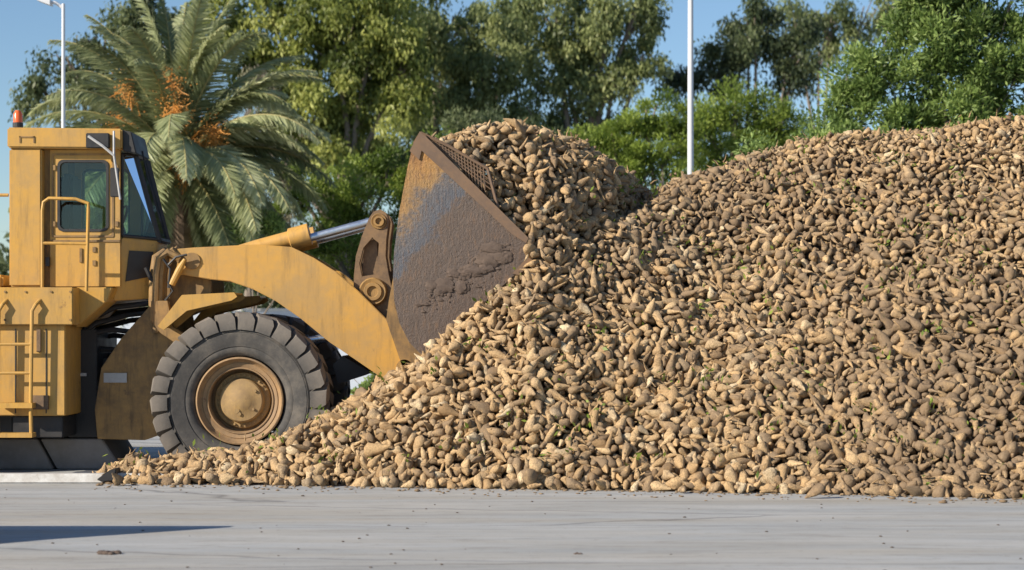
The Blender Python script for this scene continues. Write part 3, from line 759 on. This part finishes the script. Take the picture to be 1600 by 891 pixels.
heap = scatter(height, X(120, -1), X(1760, 3), -3.0, 5.2, 190000, [(.0, .074), (-.085, .082)], vis_heap)
def load_valid(p, h):
    return BY0+.08 < p[1]-LY < BY1-.1
load = scatter(load_height, XL0-.02, XL1+.2, BY0+.1+LY, BY1-.1+LY, 20000, [(0, .088), (-.085, .10), (-.17, .12)], load_valid)
print('beets', len(heap), len(load))

def px_(p): return p[0]*FPX/(20+p[1])+800
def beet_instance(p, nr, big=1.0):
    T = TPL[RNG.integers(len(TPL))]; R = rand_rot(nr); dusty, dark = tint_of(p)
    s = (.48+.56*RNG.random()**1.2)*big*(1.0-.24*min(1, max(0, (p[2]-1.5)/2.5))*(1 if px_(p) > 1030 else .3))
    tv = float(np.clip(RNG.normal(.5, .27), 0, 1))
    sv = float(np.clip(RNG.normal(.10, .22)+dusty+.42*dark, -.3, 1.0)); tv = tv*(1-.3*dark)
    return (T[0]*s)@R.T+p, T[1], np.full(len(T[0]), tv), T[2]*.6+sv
def bulk(name, items, core=None, mats=None):
    Vs, Fs, A, S, MI, o = [], [], [], [], [], 0
    for p, nr, off in items:
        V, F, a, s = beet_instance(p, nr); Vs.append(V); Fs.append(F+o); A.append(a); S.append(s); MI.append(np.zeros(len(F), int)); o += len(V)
    if core:
        V, F = core; Vs.append(V); Fs.append(F+o); A.append(np.zeros(len(V))); S.append(np.ones(len(V))); MI.append(np.ones(len(F), int))
    me = np_mesh(name, np.concatenate(Vs), np.concatenate(Fs), {'tint': np.concatenate(A), 'soil': np.concatenate(S)}, True, np.concatenate(MI))
    return link(name, me, [M['beet'], M['soil']])
def grid_core(fn, xs, ys, drop, keep=None):
    gx, gy = np.meshgrid(xs, ys); h = fn(gx.ravel(), gy.ravel()).reshape(gx.shape)
    V = np.stack([gx.ravel(), gy.ravel(), np.maximum(h.ravel()-drop, -.05)], 1); nx, ny = len(xs), len(ys); F = []
    for j in range(ny-1):
        for i in range(nx-1):
            q = (j*nx+i, j*nx+i+1, (j+1)*nx+i+1, (j+1)*nx+i)
            if max(V[k][2] for k in q) < .0: continue
            if keep and not keep(V[q[0]]): continue
            F.append(q)
    return V, np.array(F)
# choose the lowest, nearest top-layer beets as individuals
top_layer = [(i, it) for i, it in enumerate(heap) if it[2] > -.01 and pxof(it[0][0], it[0][1]) < 1640]
def rowpx(p): return HOR-(p[2]-CAMH)*FPX/(D0+p[1])
def rank(it):
    p = it[0]; px = pxof(p[0], p[1]); base = HOR+CAMH*FPX/(D0+foot_y(px)); return base-rowpx(p)+(40 if px < 560 and p[1] > 0 else 0)
top_layer.sort(key=lambda t: rank(t[1])); sel = set(i for i, _ in top_layer[:290])
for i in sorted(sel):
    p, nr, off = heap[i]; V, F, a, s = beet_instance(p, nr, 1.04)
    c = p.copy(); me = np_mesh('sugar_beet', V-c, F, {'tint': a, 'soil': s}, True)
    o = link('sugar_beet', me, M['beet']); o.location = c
    tag(o, 'tan muddy sugar beet in the lowest rows along the foot of the heap', 'sugar beet', 'sugar beets along the foot of the heap')
rest = [it for i, it in enumerate(heap) if i not in sel]
def keepcore(v):
    px = pxof(v[0], v[1]); 
    if px < 560 and v[1] > .3: return False
    return in_loader(v, 0) or True
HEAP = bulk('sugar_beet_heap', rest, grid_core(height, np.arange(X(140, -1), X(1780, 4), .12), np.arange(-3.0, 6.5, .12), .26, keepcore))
tag(HEAP, 'huge sloping heap of tan sugar beets filling the yard in front of the trees', 'beet heap', kind='stuff')
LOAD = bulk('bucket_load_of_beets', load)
tag(LOAD, 'heaped load of sugar beets lying in the raised loader bucket', 'beet load', kind='stuff')
# solid fill inside the bucket so light does not leak
# ------------------------------------------------------------------ loose beets & debris
loose = [(X(1273, -2.05), -2.15, 'dark muddy sugar beet that rolled out onto the pavement right of centre'), (X(188, -.6), -.72, 'small tan sugar beet lying loose near the dark end of the white kerb')]
for x, y, lb in loose:
    V, F, a, s = beet_instance(np.array([0., 0., 0.]), np.array([0., 0., 1.]), .95); V[:, 2] -= V[:, 2].min()-.0
    me = np_mesh('loose_sugar_beet', V, F, {'tint': a*0+.2, 'soil': s+.3}, True); o = link('loose_sugar_beet', me, M['beet']); o.location = (x, y, .001)
    tag(o, lb, 'sugar beet')
for k, (px, dy) in enumerate(((236, .10), (352, .07), (498, .12), (640, .08), (788, .13), (905, .07), (1068, .15), (1160, .09), (1395, .12), (1530, .10))):
    f = float(foot_y(px))-dy; V, F, a, s_ = beet_instance(np.array([0., 0., 0.]), np.array([0., 0., 1.]), .85); V[:, 2] -= V[:, 2].min()
    o = link('stray_sugar_beet', np_mesh('stray_sugar_beet', V, F, {'tint': a, 'soil': s_+.1}, True), M['beet']); o.location = ((px-800)*(20+f)/FPX, f, .001)
    tag(o, 'stray sugar beet lying on the pavement just in front of the heap', 'sugar beet', 'stray sugar beets at the edge of the heap')
def gpt(px, row):
    d = CAMH*FPX/(row-HOR); return ((px-800)*d/FPX, d-D0)
bm = bmesh.new()
for k in range(120):
    row = 762+ (random.random()**1.6)*180; px = random.uniform(-60, 1700); x, y = gpt(px, row)
    if y > foot_y(px)-.05: y = foot_y(px)-random.uniform(.05, .6)
    s = random.uniform(.004, .011)*(2.2 if random.random() < .04 else 1)
    r = bmesh.ops.create_icosphere(bm, subdivisions=1, radius=s)
    for v in r['verts']: v.co = Vector((v.co.x*random.uniform(.8, 2), v.co.y*1.3, max(0.0, v.co.z*.6+s*.25)+.001))+Vector((x, y, 0))
tag(ob('soil_crumbs', bm, M['soil'], smooth=True), 'brown soil crumbs scattered over the grey pavement', 'soil crumbs', kind='stuff')
for px, row, s, lb in ((172, 866, .075, 'brown soil clod on the pavement below the dark shadow'), (905, 866, .03, 'small dark clod alone in the middle of the pavement')):
    bm = bmesh.new(); x, y = gpt(px, row)
    for j in range(9):
        r = bmesh.ops.create_icosphere(bm, subdivisions=2, radius=s*random.uniform(.25, .5)); o_ = Vector((random.gauss(0, s*.55), random.gauss(0, s*.4), s*.1))
        for v in r['verts']: v.co = v.co*(1+.3*noise.noise(v.co*40)); v.co.z = max(v.co.z*.6, -s*.1+.001); v.co += o_
    oo = ob('soil_clod', bm, M['mud'], smooth=True); oo.location = (x, y, 0); tag(oo, lb, 'soil clod')
# green leaf scraps on the heap
LV, LF, LT = [], [], []
cand = [it for it in heap if it[2] > -.01]
for c in range(420):
    p, nr, off = cand[RNG.integers(len(cand))]
    for j in range(RNG.integers(2, 8)):
        q = p+nr*.07+RNG.normal(size=3)*.06; d = RNG.normal(size=3)+nr; d /= np.linalg.norm(d); w = np.cross(d, RNG.normal(size=3)); w /= np.linalg.norm(w)
        L_, W_ = RNG.uniform(.04, .10), RNG.uniform(.006, .022); b0 = len(LV)
        LV += [q, q+d*L_*.5+w*W_, q+d*L_, q+d*L_*.5-w*W_]; LF.append((b0, b0+1, b0+2, b0+3)); LT += [RNG.random()]*4
tag(link('beet_leaf_scraps', np_mesh('beet_leaf_scraps', np.array(LV), np.array(LF), {'tint': np.array(LT)}), M['leaf_pine']), 'green leaf scraps caught among the heaped beets', 'leaf scraps', kind='stuff')

BC_, BS_ = [], []
for c in range(520):
    p, nr, off = cand[RNG.integers(len(cand))]; BC_.append(p+nr*RNG.uniform(.03, .09)+RNG.normal(size=3)*.04); BS_.append(RNG.uniform(.010, .032)*RNG.uniform(.6, 1.3, 3))
for c in range(800):
    px = random.uniform(150, 1640); f = float(foot_y(px)); x = (px-800)*(20+f)/FPX; y = f+.10-abs(random.gauss(0, .13))-(random.random()**6)*.8
    r = random.uniform(.005, .016)*(1.9 if random.random() < .08 else 1); BC_.append((x, y, r*.45)); BS_.append((r*random.uniform(.8, 2.2), r*random.uniform(.8, 1.5), r*.5))
V1, F1 = blobs(BC_, BS_)
bm = bmesh.new()
for c in range(900):
    p, nr, off = cand[RNG.integers(len(cand))]; q = Vector(p+nr*RNG.uniform(.03, .09)+RNG.normal(size=3)*.04)
    d = Vector(RNG.normal(size=3)+nr*.6).normalized(); l = RNG.uniform(.04, .14); tube(bm, [q, q+d*l*.5+Vector(RNG.normal(size=3))*.01, q+d*l], [.011, .007, .002], 3, cap=False)
bm.verts.index_update(); V2 = np.array([v.co[:] for v in bm.verts]); F2 = np.array([[v.index for v in f.verts] for f in bm.faces]); bm.free()
F2 = np.concatenate([F2[:, [0, 1, 2]], F2[:, [0, 2, 3]]])+len(V1)
VV = np.concatenate([V1, V2]); so_ = np.concatenate([np.repeat(RNG.uniform(.5, 1.1, len(BC_)), len(ICV)), np.full(len(V2), .15)])
me_ = np_mesh('broken_root_bits', VV, np.concatenate([F1, F2]), {'tint': RNG.uniform(0, .6, len(VV)), 'soil': so_}, True)
tag(link('broken_root_bits', me_, M['beet']), 'broken root tails and soil bits strewn over the heap and its foot', 'root bits', kind='stuff')
# ------------------------------------------------------------------ kerb, shadow caster, dark wedge, wall
bm = bmesh.new(); kx0, kx1 = -16, X(166, -.3)
box(bm, kx0, kx1, -.42, -.24, 0, .105); 
tag(ob('kerb', bm, M['white_paint'], bevel=.015), kind='structure')
bm = bmesh.new(); box(bm, X(172, -.3), X(290, -.3), -.36, -.2, 0, .105); tag(ob('kerb', bm, M['white_paint'], bevel=.015), kind='structure')
bm = bmesh.new(); y = -.46
a = [P(150, 750, y), P(172, 734, y), P(181, 733, y), P(180, 752, y), P(160, 753, y)]  # small dark wedge between the two kerb pieces
prism(bm, [(p.x, max(p.z, .002)) for p in a], y, y+.26); tag(ob('dark_wedge', bm, M['hose'], bevel=.01), 'small black wedge at the broken end of the white kerb', 'rubber flap')
bm = bmesh.new()
prism_pts = None
yb0, yb1, xe = -6.1, -5.62, -4.25  # unseen barrier, added only to cast the ground shadow at lower left
prof = [(0, 0), (.48, 0), (.48, .12), (.36, .35), (.30, 1.12), (.19, 1.12), (.12, .35), (0, .12)]
A = [bm.verts.new((xe, yb0+py_, z)) for py_, z in prof]; B = [bm.verts.new((xe-6, yb0+py_, z)) for py_, z in prof]
bm.faces.new(A); bm.faces.new(B[::-1])
for i in range(8): bm.faces.new((A[i], B[i], B[(i+1) % 8], A[(i+1) % 8]))
tag(ob('shadow_barrier', bm, M['concrete'], bevel=.01), 'unseen grey concrete barrier added left of the view to cast the long shadow', 'barrier')
for a, lb in (([(-260, 733), (-260, 686), (58, 686), (84, 733)], 'low block added for the dark area under the loader by the ladder foot'),
              ([(89, 733), (63, 686), (160, 686), (190, 733)], 'low block with a slanted end added for the dark area behind the kerb')):
    bm = bmesh.new(); yq = 1.55; q = [(X(px, yq), max(.004, Z(py, yq))) for px, py in a]; prism(bm, q, yq, yq+1.2)  # low blocks added to fill the dark area under the loader
    tag(ob('low_block', bm, M['concrete'], bevel=.012), lb, 'stand-in block')
WL = 22.0
bm = bmesh.new(); box(bm, X(-700, WL), X(1700, WL), WL, WL+.3, 0, Z(486, WL)); WA = ob('boundary_wall', bm, M['wall_paint'])
tag(WA, 'long pale blue-grey boundary wall glimpsed under and behind the loader', 'wall')
bm = bmesh.new(); box(bm, X(-700, WL), X(1700, WL), WL-.04, WL+.34, Z(486, WL), Z(482, WL)); ob('coping', bm, M['white_paint'], WA)

# ------------------------------------------------------------------ lamp posts
def lamp(px, y, top, lb, head, r0=.075):
    base = empty('street_lamp', (X(px, y), y, 0)); tag(base, lb, 'lamp post', 'tall pale lamp posts behind the yard')
    bm = bmesh.new(); tube(bm, [(X(px, y), y, 0), (X(px, y), y, top)], [r0, r0*.62], 14); ob('pole', bm, M['pole'], base, smooth=True)
    bm = bmesh.new(); zz = top
    s = -1
    tube(bm, [(X(px, y), y, zz-.08), (X(px, y)+s*.15, y, zz+.02), (X(px, y)+s*.24, y, zz+.02)], .03, 8)
    prism(bm, [(X(px, y)+s*.22, zz-.04), (X(px, y)+s*.22, zz+.06), (X(px, y)+s*.46, zz+.12), (X(px, y)+s*.46, zz+.05)], y-.12, y+.12)
    ob('lamp_head', bm, M['pole'], base)
lamp(99, 13, Z(6, 13), 'slim pale lamp post rising behind the loader cab', True, .05)
lamp(1079, 9, Z(-160, 9), 'tall pale lamp post rising behind the beet heap crest', True, .062)

# ------------------------------------------------------------------ trees
def leaves(C, n, size, asp, mode, rng):
    """C: (m,4) clump centres + radius; n leaves each"""
    m = len(C); idx = np.repeat(np.arange(m), n); K = len(idx)
    d = rng.normal(size=(K, 3)); d /= np.linalg.norm(d, axis=1)[:, None]
    rr = rng.random(K)**.55
    pos = C[idx, :3]+d*rr[:, None]*C[idx, 3][:, None]*np.array([1, 1, .8])
    if mode == 'euca':
        dr = rng.normal(size=(K, 3))*.45+np.array([0, 0, -1]); pos[:, 2] -= rng.random(K)**2*C[idx, 3]*.9
    elif mode == 'pine': dr = rng.normal(size=(K, 3))*.5+d*.6+np.array([0, 0, .8])
    elif mode == 'broad': dr = rng.normal(size=(K, 3))*.6+d*.7+np.array([0, 0, .45])
    else: dr = rng.normal(size=(K, 3))
    dr /= np.linalg.norm(dr, axis=1)[:, None]
    w = np.cross(dr, rng.normal(size=(K, 3))); w /= np.linalg.norm(w, axis=1)[:, None]
    L = size*rng.uniform(.6, 1.3, K)[:, None]; W = L*asp
    V = np.stack([pos, pos+dr*L*.45+w*W, pos+dr*L, pos+dr*L*.45-w*W], 1).reshape(-1, 3)
    F = np.arange(K*4).reshape(-1, 4)
    ct = rng.normal(.5, .27, m); tint = np.clip(ct[idx]+rng.normal(0, .17, K), 0, 1)
    return V, F, np.repeat(tint, 4)
def tree(name, label, cat, base_px, y, blobs, mode, mat, size, asp, clump_r, dens, n_leaf, group=None, trunk_r=.22, seed=1, yspread=.7, bark='bark'):
    """blobs: ellipses (px, py, rx, ry) that give the crown its outline at the tree's own distance"""
    rng = np.random.default_rng(seed); s = (D0+y)/FPX
    root = empty(name, (X(base_px, y), y, 0)); tag(root, label, cat, group)
    C = []; limbs = []
    for (bx, by, rx, ry) in blobs:
        RX, RZ = rx*s, ry*s; RY = RX*yspread; c = np.array([X(bx, y), y, Z(by, y)])
        dens_ = dens*1.75; k = max(3, int(dens_*RX*RZ/(clump_r**2)*(.5+.5*RY/clump_r*.35)))
        q = rng.normal(size=(k, 3)); q /= np.linalg.norm(q, axis=1)[:, None]; q *= (rng.random(k)**.42)[:, None]
        cc = c+q*np.array([RX, RY, RZ]); C.append(np.column_stack([cc, clump_r*rng.uniform(.45, 1.5, k)])); limbs.append((c, cc[:5]))
    C = np.concatenate(C); C = C[C[:, 2] > .3]
    V, F, t = leaves(C, int(n_leaf*(2.1 if y < 20 else 2.6)), size*(.80 if y < 20 else .72), asp*(.95 if y < 20 else 1.25), mode, rng)
    link('crown', np_mesh('crown', V, F, {'tint': t}), M[mat], root)
    bm = bmesh.new(); cx = X(base_px, y); top = max(c[2] for c, _ in limbs); mean = np.mean([c for c, _ in limbs], 0)
    fork = Vector((cx+(mean[0]-cx)*.3, y, min(max(1.2, mean[2]*.45), 5.5)))
    tube(bm, [(cx, y, -.1), (cx+.1, y, fork.z*.5), fork], [trunk_r, trunk_r*.85, trunk_r*.7], 9)
    for c, subs in limbs:
        c = Vector(c); mid = fork.lerp(c, .5)+Vector((rng.normal()*.3, rng.normal()*.3, .2))
        tube(bm, [fork, mid, c], [trunk_r*.5, trunk_r*.33, trunk_r*.16], 7)
        for q in subs: 
            q = Vector(q); tube(bm, [c.lerp(mid, .3), c.lerp(q, .5)+Vector((0, 0, .1)), q], [trunk_r*.16, trunk_r*.11, trunk_r*.04], 5)
    ob('trunk', bm, M[bark], root, smooth=True)
    return root
G1 = 'tall eucalyptus trees behind the yard'
tree('eucalyptus_tree', 'dark eucalyptus behind the palm, at the left with sky around its crown', 'tree', 150, 38,
     [(165, 60, 60, 50), (105, 90, 45, 50), (70, 140, 35, 35), (190, 130, 60, 60), (215, 30, 60, 50), (130, 170, 50, 30), (260, 60, 70, 60)], 'euca', 'leaf_dark', .26, .17, .55, 1.25, 130, G1, seed=3)
tree('eucalyptus_tree', 'olive eucalyptus filling the background low behind the bucket top', 'tree', 730, 49,
     [(600, 90, 90, 90), (700, 200, 90, 70), (620, 240, 90, 70), (800, 60, 80, 80), (800, 250, 110, 60), (920, 250, 90, 60)], 'euca', 'leaf_euca', .27, .17, .6, 1.3, 120, G1, seed=41)
tree('eucalyptus_tree', 'yellow-green eucalyptus with drooping leaves right of the palm crown', 'tree', 545, 40,
     [(430, 40, 75, 70), (520, 60, 85, 90), (590, 20, 80, 80), (480, 150, 90, 80), (580, 160, 80, 80), (400, 120, 50, 60), (640, 90, 60, 80), (350, 20, 60, 50), (520, 240, 90, 60)], 'euca', 'leaf_euca_y', .27, .17, .55, 1.5, 140, G1, seed=4, trunk_r=.28)
tree('eucalyptus_tree', 'olive green eucalyptus with a pale slanting trunk above the bucket', 'tree', 700, 44,
     [(700, 30, 80, 80), (760, 90, 80, 80), (680, 130, 70, 80), (740, 170, 80, 60), (650, 230, 70, 60), (810, 150, 50, 60)], 'euca', 'leaf_euca', .28, .16, .6, 1.25, 130, G1, seed=5, trunk_r=.3)
tree('eucalyptus_tree', 'tall dark-topped eucalyptus left of the gap of sky', 'tree', 880, 46,
     [(870, 20, 90, 70), (950, 50, 75, 70), (990, 20, 40, 60), (880, 100, 70, 70), (960, 120, 70, 50), (1005, 85, 34, 40), (850, 190, 70, 50), (940, 180, 60, 45)], 'euca', 'leaf_euca', .28, .17, .6, 1.3, 135, G1, seed=6, trunk_r=.32)
tree('eucalyptus_tree', 'very dark eucalyptus standing right of the tall lamp post', 'tree', 1180, 48,
     [(1170, 60, 50, 55), (1110, 95, 45, 40), (1180, 20, 40, 40), (1070, 115, 30, 30), (1230, 100, 50, 40), (1140, 130, 50, 20), (1250, 60, 50, 50)], 'euca', 'leaf_dark', .27, .18, .55, 1.4, 140, G1, seed=8)
tree('eucalyptus_tree', 'thin grey-green eucalyptus with bare pale stems behind the bright bush', 'tree', 1280, 52,
     [(1240, 20, 50, 50), (1300, 20, 60, 50), (1350, 10, 50, 50), (1280, 70, 40, 40), (1400, 0, 60, 50), (1340, 70, 30, 40)], 'euca', 'leaf_euca', .28, .15, .55, .8, 110, G1, seed=9, trunk_r=.18)
G2 = 'low pine trees behind the heap'
tree('pine_tree', 'bright green young pine immediately left of the tall lamp post', 'tree', 1010, 30,
     [(1010, 190, 50, 45), (960, 230, 60, 40), (1040, 240, 60, 50), (900, 230, 30, 30), (980, 280, 90, 40), (1050, 200, 40, 40)], 'pine', 'leaf_pine', .16, .14, .42, 2.3, 150, G2, seed=11)
tree('pine_tree', 'bright green rounded pine immediately right of the tall lamp post', 'tree', 1150, 32,
     [(1150, 170, 50, 45), (1110, 210, 45, 45), (1190, 210, 50, 50), (1150, 260, 90, 50), (1230, 250, 50, 50), (1210, 190, 40, 35)], 'pine', 'leaf_pine', .16, .14, .42, 2.3, 150, G2, seed=12)
tree('pine_tree', 'dark green pine low behind the bell crank and bucket', 'tree', 560, 27,
     [(520, 330, 60, 60), (580, 290, 60, 60), (470, 300, 50, 60), (640, 330, 60, 70), (560, 400, 100, 60), (620, 260, 40, 40), (700, 300, 60, 80)], 'pine', 'leaf_pine', .17, .14, .42, 1.5, 140, G2, seed=13)
tree('pine_tree', 'mid green pine low behind the load in the bucket', 'tree', 820, 33,
     [(760, 220, 60, 50), (840, 230, 60, 50), (880, 260, 60, 40), (820, 300, 90, 60)], 'pine', 'leaf_dark', .18, .14, .45, 1.5, 140, G2, seed=14)
tree('broadleaf_tree', 'big bright green leafy tree above the right end of the heap', 'tree', 1480, 14,
     [(1380, 110, 55, 65), (1450, 60, 75, 80), (1530, 40, 80, 90), (1345, 150, 60, 60), (1310, 205, 50, 40), (1420, 170, 80, 55), (1520, 150, 90, 70), (1600, 100, 60, 100), (1480, -10, 90, 60), (1590, -40, 60, 60), (1660, 160, 60, 80), (1450, 230, 150, 40)], 'broad', 'leaf_broad', .155, .17, .33, 1.9, 170, seed=15, trunk_r=.04)
tree('bush', 'light green shrub peeping over the heap crest right of the lamp post', 'bush', 1220, 11,
     [(1190, 240, 26, 20), (1230, 235, 40, 28), (1270, 215, 35, 35), (1160, 262, 22, 14), (1270, 260, 60, 40)], 'broad', 'leaf_broad', .12, .17, .25, 1.0, 110, seed=16, trunk_r=.05)
tree('bush', 'bluish green bush seen low between the wheel and the heap', 'bush', 580, 12,
     [(575, 615, 32, 26), (610, 590, 40, 30), (555, 640, 25, 20)], 'broad', 'leaf_broad', .10, .25, .2, 1.2, 100, seed=17, trunk_r=.03)
tree('bush', 'small fresh green bush at the foot of the palm', 'bush', 395, 21,
     [(385, 365, 28, 24), (420, 350, 22, 20), (400, 400, 45, 35)], 'broad', 'leaf_broad', .14, .2, .3, 1.5, 120, seed=18, trunk_r=.05)
tree('dry_tree', 'grey-brown half dry tree tangled behind the right side of the palm', 'tree', 390, 34,
     [(390, 160, 60, 70), (420, 230, 55, 60), (350, 240, 60, 60), (340, 330, 80, 60), (430, 320, 60, 60)], 'euca', 'leaf_dry', .22, .12, .5, 1.0, 110, seed=19)
tree('broadleaf_tree', 'shaded dark green tree filling in behind the palm trunk and cab', 'tree', 240, 36,
     [(180, 230, 70, 50), (260, 280, 90, 70), (150, 300, 60, 70), (330, 380, 110, 70), (200, 390, 110, 70), (100, 330, 60, 70), (240, 190, 60, 50)], 'broad', 'leaf_dark', .2, .2, .5, 1.5, 130, seed=20)
# far wood behind everything
def far_wood():
    rng = np.random.default_rng(30); C = []
    for k in range(700):
        x = rng.uniform(-32, 34); y = rng.uniform(50, 58); z = rng.uniform(.5, 5.6+1.0*math.sin(x*.35)+.8*math.sin(x*.9)); C.append((x, y, z, rng.uniform(.7, 1.3)))
    V, F, t = leaves(np.array(C), 90, .42, .2, 'broad', rng)
    tag(link('distant_wood', np_mesh('distant_wood', V, F, {'tint': t}), M['leaf_dark']), 'dark distant belt of woodland closing the view behind the trees', 'woodland', kind='stuff')
far_wood()

# palm
def palm(px, py, y, label):
    rng = random.Random(5); heart = P(px, py, y); root = empty('palm_tree', (heart.x, y, 0)); tag(root, label, 'palm tree')
    bm = bmesh.new(); H = heart.z; pts, rad = [], []
    for k in range(26):
        t = k/25; pts.append((heart.x+.05*math.sin(t*3), y, H*t-.1)); rad.append(.27+(.05 if k % 2 else 0)+(.12*max(0, t-.8)/.2))
    tube(bm, pts, rad, 14); ob('trunk', bm, M['bark_palm'], root)
    V, F, T = [], [], []
    bmr = bmesh.new()
    fr = []
    for k in range(92):
        az = rng.uniform(0, 2*math.pi); el = math.radians(rng.choice([80, 68, 55, 45, 32, 20, 8, -8, -25, -42, -60])+rng.uniform(-7, 7)); fr.append((az, el, rng.uniform(3.1, 4.1)))
    # fronds close to the picture plane that give the palm its outline
    for sgn, el, L in ((-1, 62, 4.4), (1, 60, 4.0), (-1, 40, 4.2), (1, 35, 3.7), (-1, 22, 4.3), (-1, 12, 4.2), (1, 18, 3.6), (1, 8, 3.5), (1, 30, 3.6), (-1, 30, 4.2), (1, -15, 3.9), (1, -30, 3.8), (-1, -50, 3.2), (1, -48, 3.6), (-1, 84, 4.4), (1, 78, 4.4)):
        fr.append(((0 if sgn > 0 else math.pi)+rng.uniform(-.35, .35), math.radians(el), L))
    for az, el, L in fr:
        d = Vector((math.cos(az)*math.cos(el), math.sin(az)*math.cos(el), math.sin(el))); p = Vector(heart)+d*.15+Vector((0, 0, .1)); P_ = [p.copy()]; Dv = [d.copy()]; n = 20
        droop = rng.uniform(.055, .095)*(1.0 if el > -.3 else .6)
        for i in range(n):
            d = (d+Vector((0, 0, -droop*(.35+1.4*i/n)))).normalized(); p = p+d*L/n; P_.append(p.copy()); Dv.append(d.copy())
        tube(bmr, P_, [.035*(1-.85*i/n)+.004 for i in range(n+1)], 5)
        side = Vector((-math.sin(az), math.cos(az), 0)); roll = rng.uniform(-.5, .5); tb = rng.gauss(.5, .2)-(.15 if el > .9 else 0)
        m = 150
        for j in range(m):
            t = .12+.88*(j+rng.random()*.5)/m; q = t*n; i = min(n-1, int(q)); pp = P_[i].lerp(P_[i+1], q-i); dd = Dv[i]
            up = side.cross(dd).normalized(); ll = .52*math.sin(math.pi*min(1, .12+t*.88))**.6*(1 if t < .85 else .8)+.08
            for s in (-1, 1):
                sd = (side*s*math.cos(roll*s)+up*(.35+.25*rng.uniform(-1, 1)+math.sin(roll)*s)+dd*(.75+.3*rng.random())+Vector((0, 0, -.22*rng.random()))).normalized()
                l = ll*rng.uniform(.85, 1.1); wv = sd.cross(up+Vector((rng.gauss(0, .4), rng.gauss(0, .4), rng.gauss(0, .4)))).normalized()*.021
                b0 = len(V); V += [pp+wv, pp-wv, pp+sd*l*.6-wv*.8+Vector((0, 0, -.02)), pp+sd*l*.6+wv*.8+Vector((0, 0, -.02)), pp+sd*l+Vector((0, 0, -.09*rng.random()))]
                F.append((b0, b0+1, b0+2, b0+3)); F.append((b0+3, b0+2, b0+4, b0+4)); T += [min(1, max(0, tb+rng.gauss(0, .12)))]*5
    V = np.array([tuple(v) for v in V]); Fq = [f for f in F if len(set(f)) == 4]; Ft = [f[:3] for f in F if len(set(f)) == 3]
    me = bpy.data.meshes.new('fronds'); me.from_pydata(V.tolist(), [], Fq+Ft); a = me.attributes.new('tint', 'FLOAT', 'POINT'); a.data.foreach_set('value', T)
    link('fronds', me, M['leaf_palm'], root); ob('frond_stems', bmr, M['rachis'], root, smooth=True)
    for bx, by, yy in ((205, 135, -.3), (265, 135, -.9), (335, 208, -.8), (290, 248, -1.1), (228, 262, -.8), (310, 232, -.5), (185, 192, .2), (275, 175, -1.2)):
        bm = bmesh.new(); c = P(bx, by, y+yy)
        st = Vector(heart)+Vector((0, 0, .2)); tube(bm, [st, st.lerp(c, .6)+Vector((0, 0, .25)), c], [.03, .025, .015], 6)
        for k in range(40):
            q = c+Vector((rng.gauss(0, .2), rng.gauss(0, .2), rng.gauss(-.15, .22))); tube(bm, [c+Vector((0, 0, .15)), c.lerp(q, .6), q], .008, 4)
        cc = np.array(c)+RNG.normal(size=(340, 3))*np.array([.16, .16, .24])+np.array([0, 0, -.1])
        V_, F_ = blobs(cc, np.full((340, 3), .017)); vs_ = [bm.verts.new(v) for v in V_]
        for f in F_: bm.faces.new([vs_[q] for q in f])
        ob('date_bunch', bm, M['dates'], root)
palm(277, 255, 22.5, 'large date palm with drooping fronds and orange date bunches behind the loader')

# ------------------------------------------------------------------ light
sd = Vector((-1.6, -1.0, .95)).normalized()   # towards the sun
el = math.asin(sd.z); az = math.atan2(sd.x, sd.y)
w = bpy.data.worlds.new('World'); SC.world = w; w.use_nodes = True; nt = w.node_tree
sky = nt.nodes.new('ShaderNodeTexSky'); sky.sky_type = 'NISHITA'; sky.sun_disc = False; sky.sun_elevation = el; sky.sun_rotation = az; sky.air_density = 1.0; sky.dust_density = .1; sky.ozone_density = 4.0
bg = nt.nodes['Background']; bg.inputs[1].default_value = .085; nt.links.new(sky.outputs[0], bg.inputs[0])
L = bpy.data.lights.new('sun', 'SUN'); L.energy = 4.8; L.angle = math.radians(.53); L.color = (1, .90, .76)
so = bpy.data.objects.new('sun', L); COL.objects.link(so); so.rotation_euler = sd.to_track_quat('Z', 'Y').to_euler(); so.location = (-20, -10, 20)

cam = bpy.data.cameras.new('camera'); co = bpy.data.objects.new('camera', cam); COL.objects.link(co)
co.location = (0, -D0, CAMH); co.rotation_euler = (math.radians(90), 0, 0)
cam.sensor_width = 36; cam.lens = 36*FPX/1600; cam.shift_y = (HOR-445.5)/1600; cam.clip_end = 3000; cam.clip_start = .1
cam.dof.use_dof = True; cam.dof.focus_distance = 20.2; cam.dof.aperture_fstop = 1.7
SC.camera = co
vs = SC.view_settings; vs.view_transform = 'Standard'; vs.look = 'None'; vs.exposure = .58; vs.gamma = 1
